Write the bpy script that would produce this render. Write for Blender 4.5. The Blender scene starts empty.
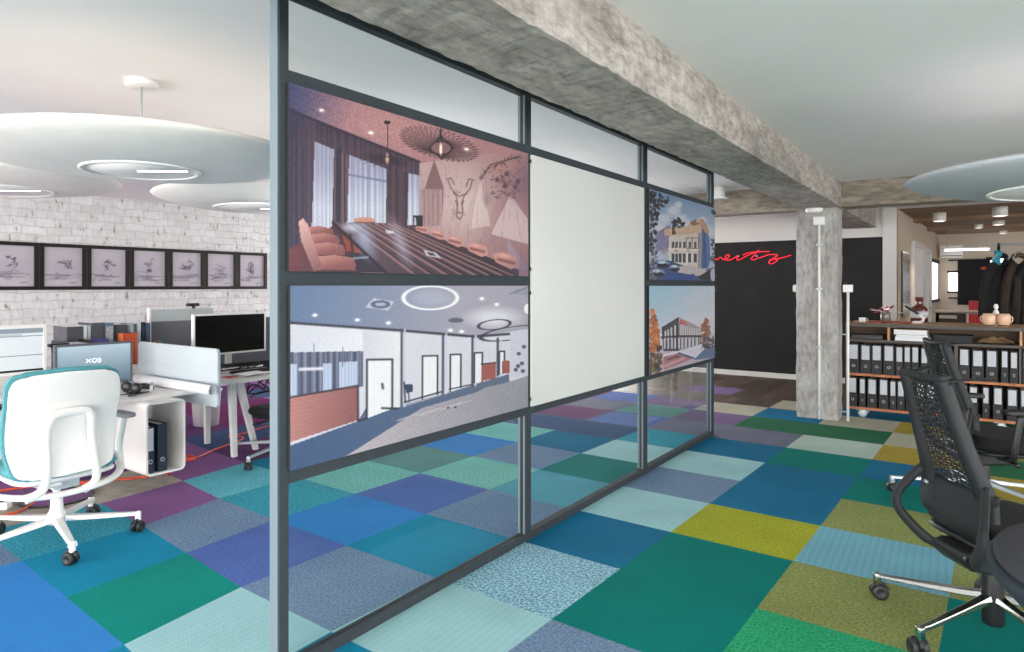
import bpy, math, random
import numpy as np
from mathutils import Vector, Matrix

# ------------------------------------------------------------------ camera, world, light, exposure
sc = bpy.context.scene
COL = sc.collection
W_PX, H_PX = 1024, 652
F_PX, CX_PX, HY_PX, YAW, EYE = 674.4, 466.3, 286.1, 0.6462, 1.45
cam_d = bpy.data.cameras.new('camera'); cam = bpy.data.objects.new('camera', cam_d); COL.objects.link(cam)
cam.location = (0, 0, EYE); cam.rotation_euler = (math.pi/2, 0, YAW)
cam_d.sensor_fit = 'HORIZONTAL'; cam_d.sensor_width = 36
cam_d.lens = 36*F_PX/W_PX
cam_d.shift_x = (W_PX/2-CX_PX)/W_PX
cam_d.shift_y = (HY_PX-H_PX/2)/W_PX
cam_d.clip_start = 0.05
sc.camera = cam
sc.view_settings.view_transform = 'Standard'; sc.view_settings.look = 'None'
sc.view_settings.gamma = 1.0; sc.view_settings.exposure = 0.85
sc.view_settings.use_curve_mapping = False

world = bpy.data.worlds.new('sky'); sc.world = world; world.use_nodes = True
wn = world.node_tree.nodes; wn['Background'].inputs[0].default_value = (1.0, 0.985, 0.97, 1)
wn['Background'].inputs[1].default_value = 3.6

def area(name, loc, target, sx, sy, power, color=(1, 1, 1)):
    d = bpy.data.lights.new(name, 'AREA'); d.shape = 'RECTANGLE'; d.size = sx; d.size_y = sy
    d.energy = power; d.color = color
    o = bpy.data.objects.new(name, d); COL.objects.link(o); o.location = loc
    o.rotation_euler = (Vector(target)-Vector(loc)).to_track_quat('-Z', 'Y').to_euler()
    return o
area('daylight_left_windows', (-5.4, -5.2, 1.05), (-5.2, 5, 1.6), 6.5, 1.3, 165, (1.0, 0.975, 0.945))
area('added_back_fill', (-6.2, 11.3, 1.3), (-5.2, 2, 1.7), 4.5, 1.6, 230, (1.0, 0.985, 0.97))  # added fill that brightens the deep left bay; no window stands there
area('daylight_right_windows', (2.6, -5.2, 1.25), (2.0, 5, 2.0), 7.5, 1.5, 260, (1.0, 0.965, 0.95))
area('far_room_daylight', (6.8, 14.5, 1.6), (0, 14.5, 1.2), 5.0, 1.5, 40, (1.0, 0.95, 0.9))
# added uplights brightening the ceiling, over the round lamps and where no lamp stands
for lx, ly, lz, lp in ((-3.58, 1.83, 2.24, 0.15), (-5.80, 1.93, 2.32, 0.2), (-4.42, 3.24, 2.2, 0.5), (-3.3, 3.6, 1.9, 3.2), (-3.3, 5.4, 1.9, 3.2), (-3.3, 7.2, 1.9, 2.4), (-5.9, 5.2, 2.0, 4), (-5.9, 7.4, 2.0, 4), (0.56, 4.85, 2.12, 1), (1.0, 1.5, 2.1, 1.5)):
    area('added_uplight', (lx, ly, lz), (lx, ly, 9), 1.4, 1.4, lp, (1.0, 0.98, 0.96))

# ------------------------------------------------------------------ helpers
def lin(c):
    if isinstance(c, str):
        c = [int(c[i:i+2], 16)/255 for i in (0, 2, 4)]
    return tuple((x/12.92 if x <= 0.04045 else ((x+0.055)/1.055)**2.4) for x in c)

MATS = {}
def mat(name, color, rough=0.5, metal=0.0, bump=0.0, bscale=60.0, noise=0.0, nscale=8.0, spec=0.5, emit=0.0, coat=0.0, color2=None):
    if name in MATS: return MATS[name]
    m = bpy.data.materials.new(name); m.use_nodes = True
    nt = m.node_tree; b = nt.nodes['Principled BSDF']
    c = lin(color)
    b.inputs['Base Color'].default_value = (*c, 1); b.inputs['Roughness'].default_value = rough
    b.inputs['Metallic'].default_value = metal; b.inputs['Specular IOR Level'].default_value = spec
    b.inputs['Coat Weight'].default_value = coat
    tc = nt.nodes.new('ShaderNodeTexCoord')
    n = nt.nodes.new('ShaderNodeTexNoise'); n.inputs['Scale'].default_value = nscale; n.inputs['Detail'].default_value = 5
    nt.links.new(tc.outputs['Object'], n.inputs['Vector'])
    r = nt.nodes.new('ShaderNodeValToRGB')
    c2 = lin(color2) if color2 else tuple(max(0, x*(1-noise)) for x in c)
    r.color_ramp.elements[0].position = 0.35; r.color_ramp.elements[1].position = 0.65
    r.color_ramp.elements[0].color = (*c2, 1); r.color_ramp.elements[1].color = (*c, 1)
    nt.links.new(n.outputs['Fac'], r.inputs['Fac']); nt.links.new(r.outputs['Color'], b.inputs['Base Color'])
    if bump:
        n2 = nt.nodes.new('ShaderNodeTexNoise'); n2.inputs['Scale'].default_value = bscale; n2.inputs['Detail'].default_value = 4
        nt.links.new(tc.outputs['Object'], n2.inputs['Vector'])
        bp = nt.nodes.new('ShaderNodeBump'); bp.inputs['Strength'].default_value = bump; bp.inputs['Distance'].default_value = 0.01
        nt.links.new(n2.outputs['Fac'], bp.inputs['Height']); nt.links.new(bp.outputs['Normal'], b.inputs['Normal'])
    if emit:
        b.inputs['Emission Color'].default_value = (*c, 1); b.inputs['Emission Strength'].default_value = emit
    MATS[name] = m
    return m

class MB:
    def __init__(s): s.v = []; s.f = []; s.mi = []; s.mats = []; s.sm = []; s.cur = 0; s.smooth = False
    def m(s, material):
        if material not in s.mats: s.mats.append(material)
        s.cur = s.mats.index(material); return s
    def add(s, vs, fs, smooth=None):
        o = len(s.v); s.v += [tuple(v) for v in vs]
        for f in fs:
            s.f.append(tuple(i+o for i in f)); s.mi.append(s.cur); s.sm.append(s.smooth if smooth is None else smooth)
        return s
    def box(s, x0, x1, y0, y1, z0, z1, M=None):
        vs = [(x, y, z) for z in (z0, z1) for y in (y0, y1) for x in (x0, x1)]
        if M is not None: vs = [M @ Vector(v) for v in vs]
        return s.add(vs, [(0, 2, 3, 1), (4, 5, 7, 6), (0, 1, 5, 4), (2, 6, 7, 3), (0, 4, 6, 2), (1, 3, 7, 5)], False)
    def tube(s, pts, r, n=8, cap=True, closed=False, flat=1.0, up=None):
        pts = [Vector(p) for p in pts]; N = len(pts)
        rs = r if isinstance(r, (list, tuple)) else [r]*N
        ref = Vector(up) if up else None
        rings = []; prev = None
        for i, p in enumerate(pts):
            if closed: t = pts[(i+1) % N]-pts[i-1]
            else: t = pts[min(i+1, N-1)]-pts[max(i-1, 0)]
            if t.length < 1e-9: t = Vector((0, 0, 1))
            t.normalize()
            if ref is not None:
                a = t.cross(ref)
                if a.length < 1e-4: a = t.cross(Vector((1, 0, 0.01)))
            elif prev is None:
                a = t.cross(Vector((0, 0, 1)) if abs(t.z) < 0.9 else Vector((1, 0, 0)))
            else: a = prev-t*prev.dot(t)
            a.normalize(); prev = a.copy(); b = t.cross(a)
            rings.append([p+(a*math.cos(2*math.pi*k/n)+b*flat*math.sin(2*math.pi*k/n))*rs[i] for k in range(n)])
        vs = [v for R_ in rings for v in R_]; fs = []
        M_ = N if closed else N-1
        for i in range(M_):
            j = (i+1) % N
            for k in range(n):
                l = (k+1) % n; fs.append((i*n+k, i*n+l, j*n+l, j*n+k))
        if cap and not closed:
            fs.append(tuple(range(n))[::-1]); fs.append(tuple((N-1)*n+k for k in range(n)))
        return s.add(vs, fs, True)
    def lathe(s, prof, c=(0, 0, 0), n=24, M=None):
        vs = []; fs = []
        for (r, z) in prof:
            for k in range(n):
                a = 2*math.pi*k/n; vs.append(Vector((c[0]+r*math.cos(a), c[1]+r*math.sin(a), c[2]+z)))
        if M is not None: vs = [M @ v for v in vs]
        for i in range(len(prof)-1):
            for k in range(n):
                l = (k+1) % n; fs.append((i*n+k, i*n+l, (i+1)*n+l, (i+1)*n+k))
        flat = len(prof) == 2 and abs(prof[0][1]-prof[1][1]) < 1e-6
        if flat: return s.add(vs, fs, True)
        if prof[0][0] > 1e-6: fs.append(tuple(range(n))[::-1])
        if prof[-1][0] > 1e-6: fs.append(tuple((len(prof)-1)*n+k for k in range(n)))
        return s.add(vs, fs, True)
    def prism(s, poly, z0, z1, M=None):
        n = len(poly); vs = [Vector((x, y, z0)) for x, y in poly]+[Vector((x, y, z1)) for x, y in poly]
        if M is not None: vs = [M @ v for v in vs]
        fs = [tuple(range(n))[::-1], tuple(range(n, 2*n))]+[(i, (i+1) % n, n+(i+1) % n, n+i) for i in range(n)]
        return s.add(vs, fs, False)
    def build(s, name, material=None, parent=None, bevel=0.0, seg=2, sub=0, solid=0.0, wire=0.0):
        me = bpy.data.meshes.new(name); me.from_pydata(s.v, [], s.f)
        for mm in (s.mats or [material]): me.materials.append(mm)
        me.polygons.foreach_set('material_index', s.mi); me.polygons.foreach_set('use_smooth', s.sm); me.update()
        o = bpy.data.objects.new(name, me); COL.objects.link(o)
        if parent is not None: o.parent = parent
        if solid:
            md = o.modifiers.new('s', 'SOLIDIFY'); md.thickness = solid; md.offset = 0
        if wire:
            md = o.modifiers.new('w', 'WIREFRAME'); md.thickness = wire; md.use_even_offset = False
        if bevel:
            md = o.modifiers.new('b', 'BEVEL'); md.width = bevel; md.segments = seg; md.limit_method = 'ANGLE'; md.angle_limit = math.radians(40)
        if sub:
            md = o.modifiers.new('u', 'SUBSURF'); md.levels = sub; md.render_levels = sub
        return o

def tag(o, label, cat, group=None):
    o['label'] = label; o['category'] = cat
    if group: o['group'] = group
    return o
def thing(name, label, cat, loc=(0, 0, 0), rz=0.0, group=None):
    o = bpy.data.objects.new(name, None); COL.objects.link(o); o.location = loc; o.rotation_euler = (0, 0, rz)
    o.empty_display_size = 0.1
    return tag(o, label, cat, group)
def struct(o): o['kind'] = 'structure'; return o
def copy_tree(o, parent=None):
    c = o.copy(); COL.objects.link(c)
    if parent is not None: c.parent = parent
    for ch in list(o.children): copy_tree(ch, c)
    return c
def rrect(w, h, r, n=5, cx=0, cy=0):
    pts = []
    for (sx, sy, a0) in ((1, 1, 0), (-1, 1, 90), (-1, -1, 180), (1, -1, 270)):
        for k in range(n+1):
            a = math.radians(a0+90*k/n); pts.append((cx+sx*(w/2-r)+r*math.cos(a), cy+sy*(h/2-r)+r*math.sin(a)))
    return pts
def smoothpath(pts, k=6, closed=False):
    P = [Vector(p) for p in pts]; N = len(P); out = []
    for i in range(N if closed else N-1):
        if closed: a, b, c, d = P[i-1], P[i], P[(i+1) % N], P[(i+2) % N]
        else: a, b, c, d = P[max(i-1, 0)], P[i], P[i+1], P[min(i+2, N-1)]
        for j in range(k):
            t = j/k; t2 = t*t; t3 = t2*t
            out.append(0.5*((2*b)+(c-a)*t+(2*a-5*b+4*c-d)*t2+(3*b-a-3*c+d)*t3))
    if not closed: out.append(P[-1])
    return out
# plane-standing matrices: local (x,y) drawn in the (Y,Z) plane, extruded along +X, etc.
def MYZ(x0): return Matrix(((0, 0, 1, x0), (1, 0, 0, 0), (0, 1, 0, 0), (0, 0, 0, 1)))
def MXZ(y0): return Matrix(((1, 0, 0, 0), (0, 0, -1, y0), (0, 1, 0, 0), (0, 0, 0, 1)))

# ------------------------------------------------------------------ surface materials
def node(nt, t, **kw):
    n = nt.nodes.new(t)
    for k, v in kw.items():
        if k in n.inputs: n.inputs[k].default_value = v
        else: setattr(n, k, v)
    return n
def ramp(nt, fac, stops):
    r = nt.nodes.new('ShaderNodeValToRGB'); e = r.color_ramp.elements
    while len(e) < len(stops): e.new(0.5)
    for el, (p, c) in zip(e, stops): el.position = p; el.color = (*lin(c), 1)
    nt.links.new(fac, r.inputs['Fac']); return r

def concrete(name, light, mid, dark, stretch=(1, 0.4, 1.3)):
    m = bpy.data.materials.new(name); m.use_nodes = True; nt = m.node_tree; b = nt.nodes['Principled BSDF']
    tc = node(nt, 'ShaderNodeTexCoord'); mp = node(nt, 'ShaderNodeMapping'); mp.inputs['Scale'].default_value = stretch
    nt.links.new(tc.outputs['Object'], mp.inputs['Vector'])
    n1 = node(nt, 'ShaderNodeTexNoise', Scale=4.5, Detail=12.0, Roughness=0.72, Distortion=0.9)
    n2 = node(nt, 'ShaderNodeTexNoise', Scale=26.0, Detail=6.0, Roughness=0.7)
    n3 = node(nt, 'ShaderNodeTexNoise', Scale=1.3, Detail=4.0)
    for n in (n1, n2, n3): nt.links.new(mp.outputs[0], n.inputs['Vector'])
    r1 = ramp(nt, n1.outputs['Fac'], [(0.3, dark), (0.5, mid), (0.68, light)])
    r2 = ramp(nt, n2.outputs['Fac'], [(0.32, (0.45, 0.42, 0.4)), (0.5, (0.85, 0.85, 0.85)), (0.7, (1, 1, 1))])
    mx = node(nt, 'ShaderNodeMix', data_type='RGBA', blend_type='MULTIPLY'); mx.inputs[0].default_value = 0.6
    nt.links.new(r1.outputs[0], mx.inputs[6]); nt.links.new(r2.outputs[0], mx.inputs[7])
    nt.links.new(mx.outputs[2], b.inputs['Base Color']); b.inputs['Roughness'].default_value = 0.9
    ad = node(nt, 'ShaderNodeMath', operation='ADD'); nt.links.new(n1.outputs['Fac'], ad.inputs[0]); nt.links.new(n2.outputs['Fac'], ad.inputs[1])
    bp = node(nt, 'ShaderNodeBump', Strength=0.35, Distance=0.012); nt.links.new(ad.outputs[0], bp.inputs['Height']); nt.links.new(bp.outputs[0], b.inputs['Normal'])
    return m
M_CONC = concrete('board_marked_concrete', 'cec6bf', 'afa7a0', '827a75')
M_CONC2 = concrete('grey_brown_concrete', 'b6ab9d', '978c7f', '6c6359', (0.3, 1, 1))
M_CONC_COL = concrete('column_concrete', 'cbc9c6', 'b9b6b2', '9f9b96', (1, 1, 0.35))

def brick_mat():
    m = bpy.data.materials.new('white_painted_brick'); m.use_nodes = True; nt = m.node_tree; b = nt.nodes['Principled BSDF']
    tc = node(nt, 'ShaderNodeTexCoord'); sp = node(nt, 'ShaderNodeSeparateXYZ'); cb = node(nt, 'ShaderNodeCombineXYZ')
    nt.links.new(tc.outputs['Object'], sp.inputs[0]); nt.links.new(sp.outputs['Y'], cb.inputs['X']); nt.links.new(sp.outputs['Z'], cb.inputs['Y'])
    nz = node(nt, 'ShaderNodeTexNoise', Scale=5.0, Detail=5.0); nt.links.new(cb.outputs[0], nz.inputs['Vector'])
    mx = node(nt, 'ShaderNodeMix', data_type='RGBA', blend_type='LINEAR_LIGHT'); mx.inputs[0].default_value = 0.05
    nt.links.new(cb.outputs[0], mx.inputs[6]); nt.links.new(nz.outputs['Color'], mx.inputs[7])
    br = node(nt, 'ShaderNodeTexBrick', Scale=1.0); br.inputs['Brick Width'].default_value = 0.26; br.inputs['Row Height'].default_value = 0.098
    br.inputs['Mortar Size'].default_value = 0.006; br.inputs['Mortar Smooth'].default_value = 0.6; br.inputs['Bias'].default_value = 0
    br.inputs['Color1'].default_value = (*lin('eceeed'), 1); br.inputs['Color2'].default_value = (*lin('dfe0de'), 1); br.inputs['Mortar'].default_value = (*lin('d9d4cf'), 1)
    nt.links.new(mx.outputs[2], br.inputs['Vector'])
    n2 = node(nt, 'ShaderNodeTexNoise', Scale=9.0, Detail=6.0); mpv = node(nt, 'ShaderNodeMapping'); mpv.inputs['Scale'].default_value = (2.2, 0.8, 1); nt.links.new(cb.outputs[0], mpv.inputs[0]); nt.links.new(mpv.outputs[0], n2.inputs['Vector'])
    r2 = ramp(nt, n2.outputs['Fac'], [(0.325, '9a8d82'), (0.365, 'eff0ef'), (0.6, 'ffffff')])
    mm = node(nt, 'ShaderNodeMix', data_type='RGBA', blend_type='MULTIPLY'); mm.inputs[0].default_value = 0.8
    nt.links.new(br.outputs['Color'], mm.inputs[6]); nt.links.new(r2.outputs[0], mm.inputs[7]); nt.links.new(mm.outputs[2], b.inputs['Base Color'])
    n3 = node(nt, 'ShaderNodeTexNoise', Scale=22.0, Detail=5.0); nt.links.new(cb.outputs[0], n3.inputs['Vector'])
    iv = node(nt, 'ShaderNodeMath', operation='MULTIPLY_ADD'); iv.inputs[1].default_value = -0.9
    nt.links.new(br.outputs['Fac'], iv.inputs[0]); nt.links.new(n3.outputs['Fac'], iv.inputs[2])
    bp = node(nt, 'ShaderNodeBump', Strength=0.6, Distance=0.025); nt.links.new(iv.outputs[0], bp.inputs['Height']); nt.links.new(bp.outputs[0], b.inputs['Normal'])
    b.inputs['Roughness'].default_value = 0.75
    return m
M_BRICK = brick_mat()
M_PLASTER = mat('white_plaster', 'f1eeed', 0.9, bump=0.05, bscale=30, noise=0.03, nscale=1.5)
M_WALLW = mat('white_wall_paint', 'dcdad7', 0.85, bump=0.05, bscale=40, noise=0.03, nscale=2)
M_CREAM = mat('cream_wall_paint', 'cdbfae', 0.85, bump=0.05, bscale=40, noise=0.05, nscale=2)
M_CEIL_F = mat('raw_brown_ceiling', '9a7f68', 0.9, bump=0.3, bscale=6, noise=0.3, nscale=2)
M_BLACKWALL = mat('blackboard_paint', '2b2b2c', 0.75, noise=0.2, nscale=3, spec=0.3)
M_FRAME = mat('anthracite_steel', '3a4146', 0.75, 0.0, noise=0.08, nscale=20, spec=0.15)
M_WPLAST = mat('white_plastic', 'f1efec', 0.35, noise=0.02)
M_WMET = mat('white_powder_coated_steel', 'e4e4e2', 0.4, noise=0.02)
M_WLAM = mat('white_laminate', 'e6e3e0', 0.4, noise=0.03)
M_TEAL = mat('teal_fabric', '58a0a8', 0.9, bump=0.4, bscale=250, noise=0.15, nscale=90)
M_BLKP = mat('black_plastic', '1d1e20', 0.4, noise=0.1)
M_DGREY = mat('dark_grey_plastic', '2a2c2f', 0.6, noise=0.1, spec=0.3)
M_BFAB = mat('black_fabric', '16171b', 0.95, bump=0.4, bscale=250, noise=0.25, nscale=60)
M_CFAB = mat('charcoal_fabric', '3c3d45', 0.95, bump=0.5, bscale=280, noise=0.2, nscale=120)
M_CHROME = mat('polished_aluminium', 'b9b8b4', 0.18, 1.0, noise=0.05)
M_SILV = mat('silver_paint', 'b4bcc0', 0.35, 0.5, noise=0.04)
M_RUB = mat('castor_rubber', '222326', 0.5, noise=0.1)
M_LAMPF = mat('acoustic_felt_light_grey', 'f6f1ea', 0.95, bump=0.15, bscale=200, noise=0.04, nscale=5)
M_WOOD = mat('oak_worktop', 'cc9c74', 0.5, noise=0.25, nscale=6, bump=0.05)
M_WOODE = mat('plywood_edge', 'bd7850', 0.6, noise=0.25, nscale=12)
M_DWOOD = mat('dark_grey_board', '55504c', 0.6, noise=0.15)
M_BIND = mat('black_binder_cover', '232326', 0.6, noise=0.3, nscale=150, bump=0.1, bscale=200)
M_NAVYB = mat('navy_binder_cover', '1d2a3d', 0.55, noise=0.2, nscale=150)
M_LABEL = mat('white_paper_label', 'c6cad2', 0.8, noise=0.05, nscale=80)
M_PAPER = mat('white_paper', 'ececf0', 0.8, noise=0.03, nscale=12)
M_FELTG = mat('light_grey_felt', 'c3cdd3', 0.95, bump=0.3, bscale=220, noise=0.08, nscale=120)
M_FELTD = mat('dark_grey_felt', '707379', 0.95, bump=0.3, bscale=220, noise=0.08, nscale=120)
M_SCRB = mat('dark_screen_glass', '070708', 0.15, noise=0.1)
M_RED = mat('red_lacquer', 'b3252a', 0.5, noise=0.15)
M_ORANGE = mat('orange_cable', 'e0512c', 0.5, noise=0.05)
M_CABLE = mat('black_cable', '1a1a1c', 0.5, noise=0.05)
M_LED = mat('lit_led_diffuser', 'ffffff', 0.5, emit=1.6)
M_LEDW = mat('lit_warm_led', 'fff1dc', 0.5, emit=2.0)
M_NEON = mat('red_neon_tube', 'f51e34', 0.4, emit=0.8)
M_DAY = mat('bright_daylit_window', 'f2f6fa', 0.4, emit=1.3)

def glass_mat():
    m = bpy.data.materials.new('clear_float_glass'); m.use_nodes = True; nt = m.node_tree
    for n in list(nt.nodes):
        if n.type == 'BSDF_PRINCIPLED': nt.nodes.remove(n)
    out = [n for n in nt.nodes if n.type == 'OUTPUT_MATERIAL'][0]
    tr = node(nt, 'ShaderNodeBsdfTransparent'); tr.inputs[0].default_value = (0.975, 0.99, 0.985, 1)
    gl = node(nt, 'ShaderNodeBsdfGlossy'); gl.inputs['Roughness'].default_value = 0.01
    lw = node(nt, 'ShaderNodeLayerWeight', Blend=0.5); pw = node(nt, 'ShaderNodeMath', operation='POWER'); pw.inputs[1].default_value = 5.0
    nt.links.new(lw.outputs['Facing'], pw.inputs[0]); fr = node(nt, 'ShaderNodeMath', operation='MULTIPLY_ADD'); fr.inputs[1].default_value = 0.8; fr.inputs[2].default_value = 0.03
    nt.links.new(pw.outputs[0], fr.inputs[0])
    mx = node(nt, 'ShaderNodeMixShader'); nt.links.new(fr.outputs[0], mx.inputs[0]); nt.links.new(tr.outputs[0], mx.inputs[1]); nt.links.new(gl.outputs[0], mx.inputs[2])
    nt.links.new(mx.outputs[0], out.inputs['Surface'])
    return m
M_GLASS = glass_mat()

# ------------------------------------------------------------------ carpet tile materials
def carpet(name, c1, c2=None, style='plain'):
    m = bpy.data.materials.new('carpet_'+name); m.use_nodes = True; nt = m.node_tree; b = nt.nodes['Principled BSDF']
    b.inputs['Roughness'].default_value = 1.0; b.inputs['Specular IOR Level'].default_value = 0.1
    tc = node(nt, 'ShaderNodeTexCoord')
    K = 1.05
    a = tuple(x*K for x in lin(c1)); c2 = tuple(x*K for x in lin(c2)) if c2 else a
    n = node(nt, 'ShaderNodeTexNoise', Scale=150.0 if style != 'speckle' else 75.0, Detail=2.0, Roughness=0.8)
    nt.links.new(tc.outputs['Object'], n.inputs['Vector'])
    r = nt.nodes.new('ShaderNodeValToRGB'); e = r.color_ramp.elements
    nt.links.new(n.outputs['Fac'], r.inputs['Fac'])
    if style == 'speckle':
        e[0].position = 0.42; e[1].position = 0.58; e[0].color = (*a, 1); e[1].color = (*c2, 1)
    else:
        e[0].position = 0.3; e[1].position = 0.7
        e[0].color = (*[x*0.86 for x in a], 1); e[1].color = (*[min(1, x*1.12) for x in a], 1)
    out = r.outputs[0]
    if style == 'stripe':
        mp = node(nt, 'ShaderNodeMapping'); mp.inputs['Rotation'].default_value = (0, 0, math.radians(-1.6)); nt.links.new(tc.outputs['Object'], mp.inputs[0])
        w = node(nt, 'ShaderNodeTexWave', Scale=9.0, Distortion=1.6, Detail=2.0); w.inputs['Detail Scale'].default_value = 6.0
        w.bands_direction = 'X'
        nt.links.new(mp.outputs[0], w.inputs['Vector'])
        mx = node(nt, 'ShaderNodeMix', data_type='RGBA', blend_type='MIX'); mx.inputs[7].default_value = (*c2, 1)
        mu = node(nt, 'ShaderNodeMath', operation='MULTIPLY'); mu.inputs[1].default_value = 0.28; nt.links.new(w.outputs['Fac'], mu.inputs[0]); nt.links.new(mu.outputs[0], mx.inputs[0])
        nt.links.new(out, mx.inputs[6]); out = mx.outputs[2]
    nl = node(nt, 'ShaderNodeTexNoise', Scale=2.2, Detail=3.0); nt.links.new(tc.outputs['Object'], nl.inputs['Vector'])
    rl = ramp(nt, nl.outputs['Fac'], [(0.3, (0.93, 0.93, 0.93)), (0.7, (1, 1, 1))])
    ml = node(nt, 'ShaderNodeMix', data_type='RGBA', blend_type='MULTIPLY'); ml.inputs[0].default_value = 1.0
    nt.links.new(out, ml.inputs[6]); nt.links.new(rl.outputs[0], ml.inputs[7]); nt.links.new(ml.outputs[2], b.inputs['Base Color'])
    bp = node(nt, 'ShaderNodeBump', Strength=0.5, Distance=0.006); nt.links.new(n.outputs['Fac'], bp.inputs['Height']); nt.links.new(bp.outputs[0], b.inputs['Normal'])
    return m
CP = dict(
 G1=carpet('deep_green', '007a72'), T=carpet('petrol_blue', '1a6e94'), LA=carpet('light_aqua', '9bcad0', 'b4d8da', 'stripe'),
 SB=carpet('blue_white_speckle', '4c8db0', 'b6dbe4', 'speckle'), BG=carpet('blue_grey', '5f7c9c', '8298b4', 'speckle'),
 SL=carpet('slate', '646d80', '75768a', 'speckle'), Y=carpet('lime', '8f9a26', 'b3b33c', 'speckle'), OL=carpet('olive', '758248', '9aa066', 'speckle'),
 LS=carpet('sky_stripe', '6fa9bd', '93c3cf', 'stripe'), GR=carpet('bright_green', '109266', '3fae78', 'speckle'),
 BL=carpet('bright_blue', '3784cc'), IN=carpet('indigo', '4c64a8', '5a74b4', 'speckle'), TB=carpet('turquoise', '1888ac'),
 TS=carpet('turquoise_speckle', '1d7f9c', '4fb0c0', 'speckle'), GN=carpet('sea_green', '108a80'), PU=carpet('purple', '8d6296', '6e4e80', 'stripe'),
 MG=carpet('magenta', '7e2f66', '5e2a5c', 'speckle'), DP=carpet('aubergine', '654070'), NV=carpet('navy', '41567e'),
 TA=carpet('aqua_speckle', '3fa0b8', '7cc8d2', 'speckle'), LT=carpet('mint_speckle', '4ba3a2', '8fd0c8', 'speckle'),
 TG=carpet('teal_speckle', '0f8288', '3a9f9f', 'speckle'), BE=carpet('beige', 'b2b2a0'), DG=carpet('bottle_green', '2e6b4c'),
 OC=carpet('ochre', '9a8a34', 'ae9c48', 'speckle'), VI=carpet('violet', '75628c'), BT=carpet('pale_mint', 'b0c6bd'), SG=carpet('grey_green', '4f8284', '6a9692', 'speckle'),
 LQ=carpet('soft_turquoise', '4f9cb2'), ST=carpet('steel_stripe', '7ba7b8', '90b8c6', 'stripe'))
M_SCREED = mat('bare_screed', 'a8a296', 0.9, noise=0.3, nscale=10, bump=0.2, bscale=20)
def plank_mat():
    m = bpy.data.materials.new('dark_oak_planks'); m.use_nodes = True; nt = m.node_tree; b = nt.nodes['Principled BSDF']
    tc = node(nt, 'ShaderNodeTexCoord'); br = node(nt, 'ShaderNodeTexBrick', Scale=1.0)
    br.inputs['Brick Width'].default_value = 1.3; br.inputs['Row Height'].default_value = 0.15; br.inputs['Mortar Size'].default_value = 0.002
    br.inputs['Color1'].default_value = (*lin('6b5a4c'), 1); br.inputs['Color2'].default_value = (*lin('4b3d35'), 1); br.inputs['Mortar'].default_value = (*lin('2d2622'), 1)
    mp = node(nt, 'ShaderNodeMapping'); mp.inputs['Rotation'].default_value = (0, 0, math.radians(90)); nt.links.new(tc.outputs['Object'], mp.inputs[0]); nt.links.new(mp.outputs[0], br.inputs['Vector'])
    n = node(nt, 'ShaderNodeTexNoise', Scale=4.0, Detail=6.0); mp2 = node(nt, 'ShaderNodeMapping'); mp2.inputs['Scale'].default_value = (6, 0.6, 1)
    nt.links.new(tc.outputs['Object'], mp2.inputs[0]); nt.links.new(mp2.outputs[0], n.inputs['Vector'])
    r = ramp(nt, n.outputs['Fac'], [(0.3, (0.6, 0.55, 0.5)), (0.7, (1, 1, 1))])
    mx = node(nt, 'ShaderNodeMix', data_type='RGBA', blend_type='MULTIPLY'); mx.inputs[0].default_value = 0.9
    nt.links.new(br.outputs['Color'], mx.inputs[6]); nt.links.new(r.outputs[0], mx.inputs[7]); nt.links.new(mx.outputs[2], b.inputs['Base Color'])
    b.inputs['Roughness'].default_value = 0.6
    return m
M_PLANK = plank_mat()

# ------------------------------------------------------------------ floor of carpet tiles
SCL = 0.6676; YG = 0.675
def warpx(x):
    xs = [-300, -60, 30, 110, 170, 215, 245]; ys = [60, 40, 35, 29, 16, 4, 0]
    return float(np.interp(x, xs, ys))
def tile_node(u, v):
    c, s = math.cos(YAW), math.sin(YAW)
    A = (1.806+u*math.cos(YG)+v*math.sin(YG))*SCL; D = (5.957-u*math.sin(YG)+v*math.cos(YG))*SCL
    if D > 0.8:                                   # left-bay nodes are shifted sideways by image pixel offsets
        x = CX_PX+F_PX*A/D; A += warpx(x)*D/F_PX if x < 245 else 0.0
    return (A*c-D*s, A*s+D*c, 0.0)
CELLS = {}
def cells(v, **kw):
    for k, t in kw.items():
        CELLS[(int(k.replace('m', '-').replace('p', '')), v)] = t
cells(-5, m5='BG', m4='BL', m3='BL', m2='TB', m1='T')
cells(-4, m8='DP', m7='PU', m6='screed', m5='TS', m4='TB', m3='GN', m2='LA', m1='TB', p0='T')
cells(-3, m9='DP', m8='PU', m7='DP', m6='screed', m5='PU', m4='BG', m3='IN', m2='BG', m1='LA', p0='BG', p1='GR')
cells(-2, m9='MG', m8='DP', m7='PU', m6='PU', m5='TA', m4='TS', m3='BL', m2='TB', m1='SB', p0='G1', p1='GR', p2='T')
cells(-1, m10='NV', m9='DP', m8='DP', m7='NV', m6='DP', m5='TB', m4='LT', m3='IN', m2='BG', m1='T', p0='G1', p1='OL', p2='G1')
cells(0, m10='MG', m9='MG', m8='MG', m7='NV', m6='DP', m5='BG', m4='SG', m3='LT', m2='LQ', m1='LA', p0='Y', p1='LS', p2='OL', p3='T')
cells(1, m9='MG', m8='PU', m7='DP', m6='NV', m5='LT', m4='BL', m3='BG', m2='G1', m1='BG', p0='T', p1='OL', p2='G1')
cells(2, m6='NV', m5='TG', m4='LT', m3='T', m2='LA', m1='LA', p0='T', p1='G1', p2='OL')
cells(3, m5='DP', m4='NV', m3='NV', m2='TS', m1='T', p0='G1', p1='T', p2='OC')
cells(4, m5='SL', m4='DP', m3='IN', m2='SL', m1='SL', p0='BT', p1='OC', p2='DG')
cells(5, m4='SL', m3='SG', m2='VI', m1='DG', p0='DG', p1='BE', p2='OL')
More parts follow.
